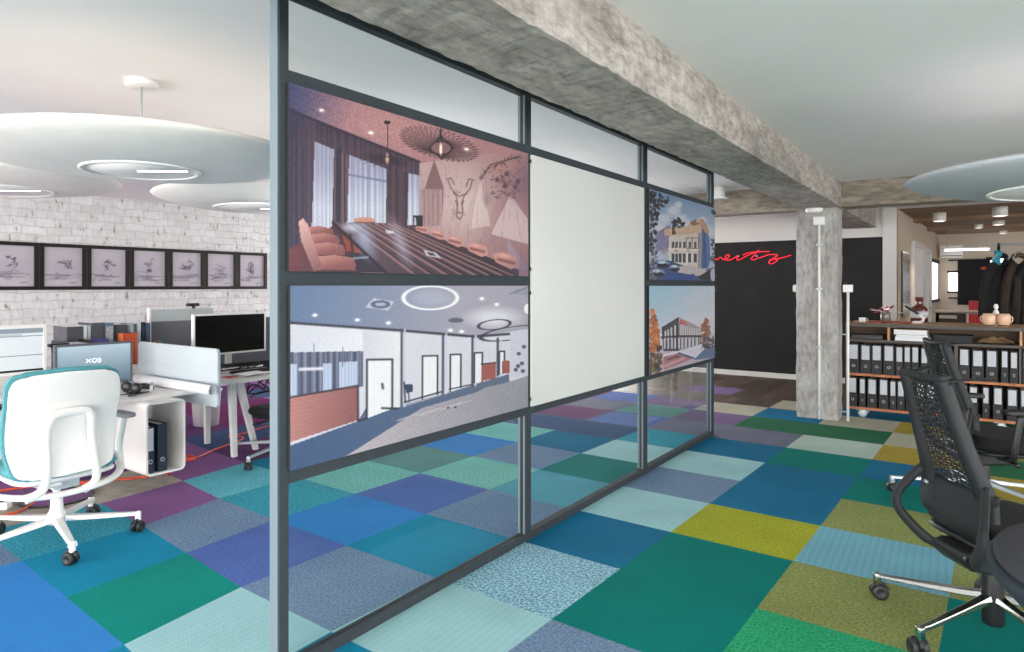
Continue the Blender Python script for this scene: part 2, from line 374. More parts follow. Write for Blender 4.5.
cells(6, m4='IN', m3='VI', m2='BE', m1='T', p0='BE', p1='OC', p2='BE')
cells(7, m1='BE', p0='T', p1='T', p2='DG')
cells(8, m3='VI')
def build_floor():
    rnd = random.Random(4); mb = MB()
    left = ['PU', 'MG', 'DP', 'NV', 'MG', 'DP']; right = ['T', 'G1', 'OL', 'LS', 'DG', 'SL', 'OC', 'BE']
    for v in range(-16, 28):
        for u in range(-26, 13):
            p = [tile_node(u+a, v+b) for a, b in ((0, 0), (1, 0), (1, 1), (0, 1))]
            k = CELLS.get((u, v))
            wood = k is None and ((v >= 7 and u <= -2) or v >= 8)
            if k is None:
                k = rnd.choice(left if u < -4 else right)
            m = M_PLANK if wood else (M_SCREED if k == 'screed' else CP[k])
            mb.m(m).add(p, [(0, 1, 2, 3)], False)
    return struct(mb.build('floor'))
build_floor()
sb = MB(); sb.box(-9.3, 7.5, -5.6, 19, -0.2, -0.004); struct(sb.build('floor_slab', M_SCREED))

# ------------------------------------------------------------------ room shell
CEIL = 2.57
def sbox(name, m, *b, bevel=0.0):
    mb = MB(); mb.box(*b); return struct(mb.build(name, m, bevel=bevel))
sbox('ceiling', M_PLASTER, -8.95, 7.2, -5.3, 11.6, CEIL, CEIL+0.15)
sbox('ceiling_far', M_CEIL_F, -1.3, 7.2, 11.6, 18.1, CEIL, CEIL+0.15)
sbox('wall_left', M_BRICK, -8.95, -8.75, -5.3, 11.6, 0, CEIL)
sbox('wall_back', M_WALLW, -8.75, -0.893, 11.45, 11.6, 0, CEIL)
sbox('trim_1', M_BLACKWALL, -5.2, -1.065, 11.435, 11.452, 0.08, 2.165)
sbox('baseboard_back', M_WMET, -8.7, -1.065, 11.42, 11.45, 0, 0.078)
pl = MB(); pl.prism([(-1.3, 11.55), (-0.893, 11.55), (-0.64, 17.9), (-1.3, 17.9)], 0, CEIL); struct(pl.build('wall_passage', M_CREAM))
sbox('wall_pier', M_WALLW, -1.065, -0.893, 11.40, 11.62, 0, CEIL)
sbox('wall_far', M_CREAM, -1.3, 7.2, 17.9, 18.1, 0, CEIL)
sbox('wall_right', M_CREAM, 7.0, 7.2, 8.5, 18.1, 0, CEIL)
# window piers and spandrels on the camera side, behind the viewer
sbox('wall_front', M_WALLW, -8.95, 7.2, -5.5, -5.3, 0, 0.5)
sbox('wall_front_header', M_WALLW, -8.95, 7.2, -5.5, -5.3, 2.45, CEIL+0.15)

def rough_beam(name, x0, x1, y0, y1, z0, z1, axis, m, amp=0.008, n=90):
    """concrete beam with slightly broken arrises"""
    rnd = random.Random(len(name)+n); mb = MB()
    L0, L1 = (y0, y1) if axis == 'y' else (x0, x1)
    a0, a1 = (x0, x1) if axis == 'y' else (y0, y1)
    prof = []
    for t in (0, .04, .25, .5, .75, .96, 1): prof.append((a0+(a1-a0)*t, z0))
    for t in (.06, .35, .7, 1): prof.append((a1, z0+(z1-z0)*t))
    prof.append((a0, z1))
    for t in (.7, .35, .06): prof.append((a0, z0+(z1-z0)*t))
    K = len(prof); vs = []; off = [(0, 0)]*K
    for i in range(n+1):
        L = L0+(L1-L0)*i/n
        off = [(o[0]*0.45+rnd.gauss(0, amp*0.42), o[1]*0.3+rnd.gauss(0, amp*0.22)) for o in off]
        for k, (a, z) in enumerate(prof):
            da, dz = off[k]
            if z >= z1-1e-6: da = dz = 0
            if a not in (a0, a1): da = 0
            pa, pz = a+da, z+dz
            vs.append((pa, L, pz) if axis == 'y' else (L, pa, pz))
    fs = []
    for i in range(n):
        for k in range(K):
            l = (k+1) % K
            q = (i*K+k, i*K+l, (i+1)*K+l, (i+1)*K+k)
            fs.append(q if axis != 'y' else q[::-1])
    fs.append(tuple(range(K))); fs.append(tuple(n*K+k for k in range(K)))
    mb.add(vs, fs, False)
    return struct(mb.build(name, m))
rough_beam('concrete_beam', -1.56, -1.15, -5.3, 11.42, 2.30, CEIL, 'y', M_CONC, 0.006, 420)
rough_beam('concrete_crossbeam', -8.75, -1.565, 8.2, 8.52, 2.30, CEIL, 'x', M_CONC2, 0.006, 90)
rough_beam('concrete_crossbeam_right', -1.145, 7.1, 8.2, 8.52, 2.30, CEIL, 'x', M_CONC2, 0.006, 90)
for i, y in enumerate((13.4, 15.6)):
    rough_beam('concrete_crossbeam_far', -0.85, 7.1, y, y+0.3, 2.515, CEIL, 'x', M_CEIL_F, 0.006, 30)
# column
mb = MB(); rnd = random.Random(2); vs = []; n = 24
for i in range(n+1):
    z = 2.30*i/n
    for (x, y) in ((-1.587, 8.20), (-1.40, 8.195), (-1.18, 8.20), (-1.18, 8.50), (-1.587, 8.50)):
        vs.append((x+rnd.gauss(0, .003), y+rnd.gauss(0, .003), z))
fs = [(i*5+k, i*5+(k+1) % 5, (i+1)*5+(k+1) % 5, (i+1)*5+k) for i in range(n) for k in range(5)]
mb.add(vs, fs, False); struct(mb.build('concrete_column', M_CONC_COL))

# ------------------------------------------------------------------ glazed partition
PXX = -2.03
POSTS = [(1.556, 1.60), (3.25, 3.31), (4.955, 5.03), (6.63, 6.70)]
part = thing('glass_partition', 'floor to ceiling partition of anthracite steel and clear glass beside the concrete beam', 'partition', (PXX, 1.55, 0))
def PL(x, y, z): return (x-PXX, y-1.55, z)
for i, (a, b) in enumerate(POSTS):
    mb = MB(); mb.box(-0.052, 0, a-1.55, b-1.55, 0, CEIL); p = mb.build('post', M_FRAME, part, bevel=0.003); mb = MB(); mb.box(-0.050, -0.006, a-1.554, a-1.5505, 0.02, 2.53); e_ = mb.build('lit_side_strip', mat('painted_lit_steel', '6c7c84', .6), p)  # pale strip paints the light on each post's side face into its colour
for (z0, z1) in ((0, 0.045), (0.716, 0.775), (1.449, 1.508), (2.194, 2.253), (2.533, CEIL)):
    mb = MB(); mb.box(-0.048, -0.002, 0.05, 5.08, z0, z1); mb.build('rail', M_FRAME, part, bevel=0.003)
for i in range(3):
    y0, y1 = POSTS[i][1]-1.55, POSTS[i+1][0]-1.55
    for (z0, z1) in ((0.045, 0.718), (0.762, 1.455), (1.503, 2.207), (2.253, 2.533)):
        mb = MB(); mb.box(-0.028, -0.020, y0, y1, z0, z1); mb.build('glass_pane', M_GLASS, part)
        if z0 < .1 or z0 > 2:
            g = MB()
            for (a, b, c, d) in ((y0, y0+.008, z0, z1), (y1-.008, y1, z0, z1)): g.box(-0.032, -0.016, a, b, c, d)
            g.build('glazing_gasket', M_BLKP, part)

# ------------------------------------------------------------------ printed boards
class Canvas:
    """vertex-colour print on a flat board; drawing coordinates are image pixels of zoomed crops (framed sketches: a plain grid)"""
    def __init__(s, nu, nv, corners, seed=0):
        src = [(0, 1), (1, 1), (1, 0), (0, 0)]      # TL TR BR BL in (u,v)
        A = []; B = []
        for (u, v), (x, y) in zip(src, corners):
            A.append([u, v, 1, 0, 0, 0, -x*u, -x*v]); B.append(x)
            A.append([0, 0, 0, u, v, 1, -y*u, -y*v]); B.append(y)
        h = np.linalg.solve(np.array(A, float), np.array(B, float)); s.H = np.append(h, 1).reshape(3, 3)
        u, v = np.meshgrid(np.linspace(0, 1, nu), np.linspace(0, 1, nv)); s.u, s.v = u, v
        w = s.H[2, 0]*u+s.H[2, 1]*v+1
        s.X = (s.H[0, 0]*u+s.H[0, 1]*v+s.H[0, 2])/w; s.Y = (s.H[1, 0]*u+s.H[1, 1]*v+s.H[1, 2])/w
        s.C = np.ones(u.shape+(3,))*0.8; s.r = np.random.default_rng(seed)
    def blend(s, mask, col, a=1.0):
        mk = (mask*a)[..., None]; s.C = s.C*(1-mk)+np.array(col, float)/255*mk
    def poly(s, pts, col, a=1.0):
        s.blend(s.inside(pts), col, a)
    def inside(s, pts):
        m = np.zeros(s.X.shape, bool); n = len(pts)
        for i in range(n):
            x1, y1 = pts[i]; x2, y2 = pts[(i+1) % n]
            c = ((y1 > s.Y) != (y2 > s.Y))
            if y1 != y2: m ^= c & (s.X < (x2-x1)*(s.Y-y1)/(y2-y1)+x1)
        return m.astype(float)
    def grad(s, pts, p0, c0, p1, c1, a=1.0):
        m = s.inside(pts)*a; d = np.array(p1, float)-p0
        t = np.clip(((s.X-p0[0])*d[0]+(s.Y-p0[1])*d[1])/(d@d), 0, 1)[..., None]
        c = (np.array(c0)*(1-t)+np.array(c1)*t)/255; m = m[..., None]; s.C = s.C*(1-m)+c*m
    def line(s, pts, w, col, a=1.0):
        best = np.full(s.X.shape, 1e9)
        for (x1, y1), (x2, y2) in zip(pts[:-1], pts[1:]):
            dx, dy = x2-x1, y2-y1; L = dx*dx+dy*dy+1e-9
            t = np.clip(((s.X-x1)*dx+(s.Y-y1)*dy)/L, 0, 1)
            best = np.minimum(best, np.hypot(s.X-x1-t*dx, s.Y-y1-t*dy))
        s.blend(np.clip(1.2-best/(w/2)*0.6, 0, 1)*(best < w), col, a)
    def ell(s, c, rx, ry, col, a=1.0, rot=0, soft=0.0, ring=0.0):
        ca, sa = math.cos(math.radians(rot)), math.sin(math.radians(rot))
        x = (s.X-c[0])*ca+(s.Y-c[1])*sa; y = -(s.X-c[0])*sa+(s.Y-c[1])*ca
        r = np.hypot(x/rx, y/ry)
        if ring: m = np.clip(1.3-np.abs(r-1)/ring, 0, 1)
        elif soft: m = np.clip((1-r)/soft, 0, 1)
        else: m = (r < 1).astype(float)
        s.blend(m, col, a)
    def stripes(s, pts, dx, col, a, ph=0, lean=0.0):
        m = s.inside(pts); w = 0.5+0.5*np.sin((s.X+lean*s.Y)*2*math.pi/dx+ph+1.3*np.sin((s.X+lean*s.Y)*0.11)); s.blend(m*w, col, a)
    def folds(s, pts, cols, dx, seed=0, lean=0.0):
        r = np.random.default_rng(seed); x = s.X+lean*s.Y; w = np.zeros(x.shape)
        for k in range(5): w += np.sin(x*2*math.pi/(dx*r.uniform(.45, 1.8))+r.uniform(0, 6))*r.uniform(.3, .6)
        w = np.clip(.5+.5*w, 0, 1)[..., None]; m = s.inside(pts)[..., None]
        c = (np.array(cols[0])*(1-w)+np.array(cols[1])*w)/255; s.C = s.C*(1-m)+c*m
    def noise(s, a, pts=None):
        m = s.inside(pts) if pts else 1.0
        s.C = np.clip(s.C+(s.r.normal(0, a, s.X.shape)*m)[..., None], 0, 1)
    def blobs(s, pts, n, r, cols, a=0.8):
        xs = [p[0] for p in pts]; ys = [p[1] for p in pts]; k = 0
        while k < n:
            x = s.r.uniform(min(xs), max(xs)); y = s.r.uniform(min(ys), max(ys)); k += 1
            if not pip(x, y, pts): continue
            s.ell((x, y), r*s.r.uniform(.5, 1.2), r*s.r.uniform(.5, 1.2), cols[int(s.r.integers(len(cols)))], a)
    def build(s, name, origin, du, dv, parent, mat_, rows=None):
        nv, nu = s.u.shape
        o = np.array(origin, float); P = o+s.u[..., None]*np.array(du)+s.v[..., None]*np.array(dv)
        me = bpy.data.meshes.new(name); idx = np.arange(nu*nv).reshape(nv, nu)
        q = np.stack([idx[:-1, :-1], idx[:-1, 1:], idx[1:, 1:], idx[1:, :-1]], -1).reshape(-1, 4)
        me.vertices.add(nu*nv); me.vertices.foreach_set('co', P.reshape(-1)); me.loops.add(q.size); me.loops.foreach_set('vertex_index', q.reshape(-1))
        me.polygons.add(len(q)); me.polygons.foreach_set('loop_start', np.arange(0, q.size, 4)); me.update(calc_edges=True)
        ca = me.color_attributes.new('print', 'FLOAT_COLOR', 'POINT')
        c = s.C; l = np.where(c <= 0.04045, c/12.92, ((c+0.055)/1.055)**2.4)*0.74
        ca.data.foreach_set('color', np.concatenate([l, np.ones(l.shape[:2]+(1,))], -1).reshape(-1)); me.update()
        me.materials.append(mat_); ob = bpy.data.objects.new(name, me); COL.objects.link(ob); ob.parent = parent
        return ob
def pip(x, y, pts):
    c = False; n = len(pts)
    for i in range(n):
        x1, y1 = pts[i]; x2, y2 = pts[(i+1) % n]
        if (y1 > y) != (y2 > y) and x < (x2-x1)*(y-y1)/(y2-y1)+x1: c = not c
    return c
def print_mat(name, rough):
    m = bpy.data.materials.new(name); m.use_nodes = True; nt = m.node_tree; b = nt.nodes['Principled BSDF']
    a = node(nt, 'ShaderNodeAttribute'); a.attribute_name = 'print'; nt.links.new(a.outputs['Color'], b.inputs['Base Color'])
    b.inputs['Roughness'].default_value = rough; return m
M_PRINT = print_mat('satin_photo_print', 0.45); M_SKETCH = print_mat('ink_on_paper', 0.8)

def board(name, label, cat, y0, y1, z0, z1, canvas=None, m=None):
    t = thing(name, label, cat, (PXX, (y0+y1)/2, z0)); hw = (y1-y0)/2; hz = z1-z0
    bk = MB(); bk.box(0.006, 0.020, -hw, hw, 0, hz); bk.build('backing_board' if canvas else 'panel', m or M_DGREY, t, bevel=0.001)
    if canvas: canvas.build('print', (0.0206, -hw, 0), (0, 2*hw, 0), (0, 0, hz), t, M_PRINT)
    for (sy, z) in ((hw+.012, hz*.06), (hw+.012, hz*.94)) if canvas else ():
        k = MB(); k.lathe([(0.0, 0.0), (0.012, 0), (0.012, .026), (0.008, .03), (0, .03)], n=10, M=Matrix.Translation((0, sy, z)) @ Matrix.Rotation(math.pi/2, 4, 'Y')); k.build('screw', M_BLKP, t)
    return t

# boardroom print
c = Canvas(440, 270, [(30, 38), (755, 250), (752, 622), (30, 612)], 1)
c.grad([(0, 0), (800, 0), (800, 700), (0, 700)], (30, 60), (92, 72, 100), (420, 150), (186, 142, 146))
c.grad([(30, 30), (760, 240), (760, 320), (425, 285), (30, 125)], (30, 60), (74, 74, 112), (230, 120), (176, 128, 134)); c.ell((400, 190), 230, 70, (206, 152, 146), .6, rot=16, soft=.9)
c.noise(.05, [(30, 30), (760, 240), (760, 300), (425, 285), (30, 125)])
c.grad([(425, 282), (640, 250), (760, 255), (760, 640), (425, 480)], (430, 300), (196, 164, 164), (760, 430), (158, 118, 124))
c.ell((560, 400), 120, 150, (226, 204, 200), .75, soft=.9); c.ell((690, 290), 80, 50, (188, 134, 120), .5, soft=.8)
c.poly([(470, 270), (500, 360), (440, 360)], (112, 80, 86), .75); c.poly([(610, 330), (640, 470), (575, 480)], (234, 216, 212), .5)
c.poly([(700, 375), (752, 450), (752, 525), (640, 495)], (226, 204, 204), .7); c.poly([(690, 510), (752, 600), (690, 610)], (170, 158, 180), .5)
c.folds([(425, 360), (500, 360), (490, 470), (425, 475)], ((150, 112, 118), (186, 158, 160)), 14, 3)
for k in range(120):
    x, y = c.r.uniform(430, 750), c.r.uniform(290, 560); c.line([(x, y), (x+c.r.uniform(-3, 3), y+c.r.uniform(10, 60))], 1.8, (120, 88, 96), c.r.uniform(.15, .4))
for k in range(60):
    x, y = c.r.uniform(640, 735), c.r.uniform(300, 385); c.line([(x, y), (x+c.r.uniform(-14, 14), y+c.r.uniform(-12, 12))], 2.4, (70, 48, 58), .55)
for (x, y) in ((660, 330), (690, 312), (722, 335), (684, 350), (715, 352)): c.ell((x, y), 9, 10, (62, 46, 56), .7, soft=.5)
for k in range(26):
    t_ = k/25; x = 610+110*t_; y = 322-60*t_**.6; c.line([(x, y), (x+c.r.uniform(-10, 16), y+c.r.uniform(-14, 16))], 2.6, (72, 50, 58), .6)
c.line([(610, 330), (640, 285), (730, 258)], 4, (72, 50, 58), .7)
for pts in ([(512, 335), (520, 355), (535, 378), (540, 400), (536, 440), (546, 452), (556, 436), (552, 400), (560, 380), (578, 358), (584, 335)], [(508, 330), (520, 326), (530, 345)], [(590, 332), (575, 328), (566, 350)], [(528, 372), (546, 382), (566, 372)], [(534, 395), (540, 410)], [(558, 395), (553, 410)], [(538, 430), (552, 432)]): c.line(pts, 3.4, (104, 82, 88), .8)
for k in range(40):
    x, y = c.r.normal(545, 17), c.r.uniform(340, 450); c.line([(x, y), (x+c.r.uniform(-7, 7), y+c.r.uniform(-4, 10))], 1.6, (110, 86, 94), .5)
c.ell((628, 390), 16, 26, (150, 118, 124), .5, soft=.6)
c.folds([(30, 118), (425, 275), (425, 490), (200, 490), (30, 560)], ((40, 36, 58), (104, 76, 88)), 20, 7)
c.grad([(30, 118), (425, 275), (425, 330), (30, 230)], (200, 180), (58, 46, 66), (190, 260), (88, 66, 82), .55); c.grad([(30, 110), (110, 150), (90, 600), (30, 600)], (30, 300), (38, 42, 74), (110, 300), (90, 68, 88), .6)
for n_, w in enumerate(([(108, 218), (166, 242), (160, 482), (98, 482)], [(212, 258), (326, 300), (322, 470), (206, 470)], [(392, 312), (426, 320), (424, 470), (388, 470)])):
    c.folds(w, ((150, 150, 180), (214, 218, 234)), 12, 20+n_); c.grad(w, (0, 300), (120, 116, 150), (0, 420), (224, 228, 240), .35)
c.line([(212, 318), (326, 338)], 5, (110, 112, 148), .8); c.line([(270, 270), (266, 466)], 3, (130, 130, 164), .6); c.line([(182, 245), (180, 470)], 12, (38, 38, 58), .9); c.folds([(186, 250), (210, 258), (204, 470), (184, 470)], ((58, 44, 58), (128, 96, 104)), 12, 5); c.folds([(328, 290), (390, 312), (388, 470), (324, 470)], ((50, 38, 54), (98, 70, 82)), 16, 9)
c.line([(30, 122), (425, 278)], 6, (44, 36, 56), .9)
c.grad([(30, 545), (170, 470), (330, 615), (30, 615)], (30, 560), (116, 54, 66), (230, 600), (44, 36, 56)); c.poly([(190, 500), (240, 520), (262, 556), (205, 552)], (156, 62, 48), .9)
T = [(163, 463), (355, 465), (560, 535), (725, 603), (722, 625), (330, 618)]
c.grad(T, (180, 470), (96, 74, 88), (650, 600), (52, 40, 54)); c.noise(.02, T)
for (a0, a1, w0) in ((205, 408, 5), (228, 455, 4), (252, 505, 6), (272, 550, 4), (292, 592, 6), (312, 632, 4), (332, 672, 6), (348, 705, 4)): c.line([(a0, 466), (a1, 620)], w0, (184, 134, 130), .7); c.line([(a0+6, 466), (a1+14, 620)], 3, (36, 28, 40), .6)
c.ell((255, 510), 40, 95, (176, 190, 220), .75, rot=-22, soft=.9); c.ell((365, 520), 30, 110, (196, 190, 210), .6, rot=-22, soft=.9); c.ell((215, 478), 40, 20, (210, 214, 230), .7, soft=.8)
c.line([(163, 465), (330, 622)], 7, (26, 22, 34)); c.poly([(320, 486), (345, 488), (352, 496), (326, 495)], (206, 200, 212)); c.poly([(436, 545), (472, 552), (490, 570), (446, 562)], (200, 194, 206)); c.poly([(446, 550), (466, 554), (476, 564), (452, 560)], (70, 58, 72))
c.line([(215, 500), (222, 555)], 5, (30, 26, 36)); c.line([(225, 572), (268, 568)], 5, (170, 190, 204), .8)
for (x, y, w) in ((75, 476, 90), (85, 498, 98), (92, 526, 108), (104, 564, 128)):
    c.grad([(x, y+4), (x+w*.5, y-2), (x+w*.92, y+6), (x+w, y+w*.2), (x+w*.98, y+w*.36), (x+8, y+w*.36)], (x, y), (206, 142, 134), (x+10, y+w*.36), (138, 82, 84)); c.line([(x+5, y+w*.36), (x+w, y+w*.36)], 5, (70, 40, 54), .9)
c.grad([(58, 462), (72, 452), (86, 470), (132, 606), (104, 612), (66, 520)], (60, 470), (222, 176, 172), (120, 600), (140, 92, 98)); c.ell((258, 456), 34, 9, (206, 146, 130)); c.line([(228, 463), (288, 463)], 3, (110, 66, 66))
for (x, y, w) in ((430, 480, 20), (478, 497, 22), (530, 516, 26), (598, 540, 32), (684, 572, 38)):
    c.poly([(x-w, y-w*.45), (x-w*.2, y-w*.6), (x+w*.9, y-w*.2), (x+w, y+w*.6), (x+w*.4, y+w*.75), (x-w*.8, y+w*.2)], (204, 146, 138)); c.line([(x-w*.6, y-w*.02), (x+w*.65, y+w*.28)], w*.2, (110, 64, 68), .8); c.ell((x-w*.1, y-w*.3), w*.6, w*.18, (228, 178, 168), .7, rot=14, soft=.7)
c.poly([(404, 440), (434, 440), (434, 474), (404, 474)], (44, 36, 46)); c.poly([(408, 446), (414, 446), (414, 470), (408, 470)], (190, 190, 200))
ro = math.radians(15)
def lp_(a, k=1.0): x, y = 124*k*math.cos(a), 46*k*math.sin(a); return (485+x*math.cos(ro)-y*math.sin(ro), 222+x*math.sin(ro)+y*math.cos(ro))
for k in range(40):
    a = 2*math.pi*k/40; c.line([lp_(a), (490+30*math.cos(a+.9), 236+20*math.sin(a+.9))], 1.7, (58, 42, 50), .75); c.line([lp_(a), (490+30*math.cos(a-.9), 236+20*math.sin(a-.9))], 1.7, (58, 42, 50), .75)
c.poly([(490, 198), (528, 235), (494, 268), (455, 235)], (66, 48, 56), .4); c.line([(490, 198), (528, 235), (494, 268), (455, 235), (490, 198)], 3, (44, 32, 40), .8); c.ell((490, 238), 6, 24, (255, 240, 224), 1, soft=.5); c.line([(490, 178), (490, 208)], 5, (40, 30, 36))
c.line([(329, 158), (329, 252)], 2.5, (48, 36, 44)); c.ell((328, 158), 10, 6, (40, 30, 38)); c.ell((322, 272), 80, 20, (36, 30, 44), .55, rot=12, soft=.5); c.ell((327, 268), 7, 22, (255, 208, 176), .95, soft=.6)
for k in range(12): a = math.pi*2*k/12; c.line([(327, 262), (322+78*math.cos(a), 274+22*math.sin(a))], 1.4, (40, 32, 44), .6)
for (x, y) in ((128, 122), (278, 190), (568, 238)): c.ell((x, y), 18, 10, (236, 200, 196), .8, rot=20, soft=.9); c.ell((x, y), 7, 4, (255, 250, 245))
c.ell((760, 330), 90, 120, (70, 56, 96), .35, soft=1); c.ell((30, 90), 120, 90, (60, 66, 108), .45, soft=1); c.ell((740, 600), 90, 60, (90, 80, 120), .4, soft=1); c.noise(.02)
board('photo_board', 'printed board of a boardroom with striped table and wire pendant lamp', 'poster', 1.585, 3.245, 1.505, 2.197, c)

# corridor print
c = Canvas(400, 250, [(30, 48), (770, 50), (772, 428), (30, 625)], 2)
c.grad([(0, 0), (800, 0), (800, 700), (0, 700)], (30, 60), (94, 118, 156), (560, 140), (168, 164, 180))
c.poly([(30, 168), (370, 190), (600, 208), (772, 185), (772, 340), (600, 360), (380, 420), (30, 560)], (214, 213, 224))
c.ell((665, 150), 110, 42, (226, 224, 236), .9, soft=.7); c.ell((465, 87), 84, 36, (200, 206, 228), .35, soft=.6)
c.ell((465, 87), 84, 36, (250, 250, 255), 1, ring=.09)
c.ell((665, 171), 50, 15, (52, 50, 66), 1, rot=-6, ring=.12); c.ell((720, 198), 98, 20, (56, 54, 70), 1, rot=-8, ring=.09); c.ell((770, 122), 12, 16, (250, 250, 255))
c.poly([(288, 88), (352, 98), (334, 126), (262, 116)], (190, 194, 210)); c.ell((310, 107), 32, 13, (92, 104, 130)); c.ell((310, 107), 16, 6, (170, 176, 196)); c.ell((545, 157), 24, 8, (90, 96, 118)); c.ell((752, 68), 28, 10, (150, 154, 172)); c.line([(715, 75), (768, 55)], 3, (110, 112, 130))
for (x, y) in ((106, 140), (238, 155), (335, 165), (626, 90), (672, 108), (528, 188), (588, 210), (563, 192)): c.ell((x, y), 15, 9, (214, 220, 238), .9, soft=.9); c.ell((x, y), 6, 4, (255, 255, 255))
c.grad([(30, 172), (255, 186), (255, 250), (30, 255)], (30, 180), (206, 208, 222), (250, 180), (228, 228, 238))
c.poly([(30, 255), (256, 252), (256, 362), (30, 392)], (84, 92, 116)); c.folds([(30, 255), (256, 252), (256, 362), (30, 392)], ((64, 72, 100), (132, 136, 158)), 16, 4)
for w in ([(30, 292), (50, 292), (50, 388), (30, 392)], [(132, 290), (160, 290), (160, 372), (132, 376)], [(182, 286), (238, 284), (238, 362), (182, 368)]): c.poly(w, (196, 208, 232)); c.stripes(w, 9, (150, 166, 200), .6)
c.line([(60, 308), (128, 306)], 8, (230, 228, 236)); c.line([(103, 228), (103, 300)], 2, (90, 92, 110)); c.line([(193, 240), (193, 300)], 2, (90, 92, 110))
c.grad([(256, 190), (375, 195), (375, 425), (268, 465), (256, 400)], (256, 300), (208, 208, 222), (375, 300), (232, 230, 236))
c.poly([(30, 545), (240, 470), (268, 425), (380, 428), (520, 385), (600, 358), (712, 325), (712, 350), (600, 385), (440, 430), (210, 578), (30, 628)], (88, 104, 134))
c.grad([(30, 545), (240, 470), (380, 428), (520, 385), (600, 358), (712, 325), (712, 350), (600, 385), (440, 430), (210, 578), (30, 628)], (30, 600), (62, 88, 128), (600, 370), (96, 108, 134))
c.grad([(205, 578), (440, 430), (470, 424), (540, 402), (602, 386), (640, 366), (712, 350), (772, 330), (772, 440), (30, 640)], (240, 560), (188, 178, 186), (760, 380), (150, 148, 160))
c.noise(.03, [(205, 578), (440, 430), (602, 386), (772, 330), (772, 440), (30, 640)])
for k in range(12): a = c.r.uniform(300, 740); c.line([(a, 560-a*.25), (a+60, 540-a*.25)], 3, (200, 192, 200), .5)
c.grad([(30, 396), (238, 361), (238, 468), (30, 535)], (30, 420), (190, 132, 128), (238, 440), (140, 88, 92)); c.line([(30, 395), (240, 360), (241, 470)], 5, (54, 42, 52))
for k in range(9): c.line([(30, 410+k*14), (238, 372+k*11)], 2, (160, 98, 98), .5)
D = (42, 44, 58)
for l in ([(30, 163), (370, 188), (600, 208), (712, 200)],): c.line(l, 6, D)
for (x, a, b) in ((376, 186, 424), (505, 200, 385), (597, 206, 360), (676, 215, 330)): c.line([(x, a), (x, b)], 6, (70, 76, 96)); c.line([(x+10, a), (x+10, b)], 5, (200, 204, 220))
for (x0, x1, t, b0, b1) in ((268, 347, 279, 462, 432), (441, 488, 268, 402, 388), (528, 561, 264, 378, 366), (603, 628, 259, 352, 347), (681, 697, 255, 325, 320)):
    w = 5 if x0 < 400 else 4
    c.poly([(x0, t), (x1, t), (x1, b1), (x0, b0)], (236, 236, 242)); c.line([(x0, b0), (x0, t), (x1, t-1), (x1, b1)], w, D)
c.line([(316, 355), (318, 368)], 6, (70, 70, 84)); c.line([(268, 462), (240, 470)], 5, D); c.line([(315, 430), (365, 432)], 5, D)
c.line([(384, 350), (388, 412)], 4, D); c.poly([(384, 358), (410, 354), (412, 380), (392, 384)], (46, 62, 92)); c.line([(398, 384), (400, 410)], 3, D); c.line([(385, 412), (500, 380)], 4, D); c.line([(525, 372), (592, 358)], 3, D)
c.poly([(625, 294), (670, 289), (670, 338), (625, 346)], (160, 92, 86)); c.poly([(690, 285), (714, 282), (714, 322), (690, 325)], (160, 92, 86)); c.line([(625, 294), (670, 289)], 3, D)
c.poly([(714, 195), (772, 188), (772, 330), (714, 334)], (206, 206, 220))
for (x, y) in ((742, 262), (752, 292), (740, 300), (758, 240), (733, 312), (755, 316)): c.ell((x, y), 7, 6, (88, 90, 108))
for (x, y) in ((522, 430), (544, 428)): c.ell((x, y), 5, 3, (40, 40, 50))
c.noise(.016)
board('photo_board', 'printed board of a bright office corridor with glowing ring lamp and wood counter', 'poster', 1.59, 3.242, 0.77, 1.452, c)

# street building print
c = Canvas(180, 150, [(56, 50), (466, 174), (466, 627), (56, 621)], 3)
c.grad([(0, 0), (600, 0), (600, 700), (0, 700)], (300, 100), (112, 140, 174), (300, 320), (170, 182, 204))
for (x, y, r_) in ((210, 190, 60), (150, 240, 55), (260, 240, 50), (120, 290, 50), (390, 250, 40), (430, 320, 60), (240, 150, 34), (300, 270, 40)): c.ell((x, y), r_, r_*.8, (206, 206, 216), .8, soft=.6)
c.poly([(160, 290), (190, 280), (190, 440), (95, 440), (95, 330)], (128, 124, 160)); c.poly([(150, 300), (210, 300), (210, 345), (150, 345)], (196, 160, 138))
c.poly([(205, 300), (300, 285), (310, 262), (345, 245), (385, 250), (395, 300), (385, 345), (205, 345)], (196, 168, 144)); c.poly([(310, 262), (350, 240), (352, 262), (380, 270), (330, 285)], (140, 104, 90))
c.poly([(180, 350), (385, 325), (385, 545), (280, 535), (180, 500)], (202, 194, 186)); c.poly([(365, 245), (395, 240), (430, 310), (430, 360), (385, 310)], (182, 144, 122))
c.poly([(385, 300), (432, 350), (438, 500), (425, 545), (382, 552)], (66, 100, 152)); c.poly([(360, 330), (388, 320), (384, 552), (360, 550)], (150, 142, 146))
for x in (205, 228, 250, 276, 310, 345): c.poly([(x-8, 385), (x+8, 380), (x+8, 420), (x-8, 424)], (92, 88, 100)); c.poly([(x-9, 455), (x+9, 458), (x+8, 515), (x-9, 510)], (60, 66, 88))
c.line([(175, 430), (365, 432)], 8, (218, 210, 202)); c.line([(290, 360), (365, 358), (365, 425), (290, 425), (290, 360)], 4, (116, 90, 84)); c.line([(325, 360), (325, 425)], 4, (116, 90, 84))
c.line([(293, 440), (293, 525)], 8, (220, 214, 208)); c.line([(400, 330), (408, 545)], 5, (46, 66, 104)); c.line([(420, 350), (425, 530)], 4, (90, 130, 180))
c.poly([(56, 500), (180, 500), (280, 535), (400, 556), (466, 540), (466, 640), (56, 640)], (60, 78, 116)); c.poly([(230, 540), (300, 530), (420, 560), (380, 600), (240, 575)], (188, 178, 180))
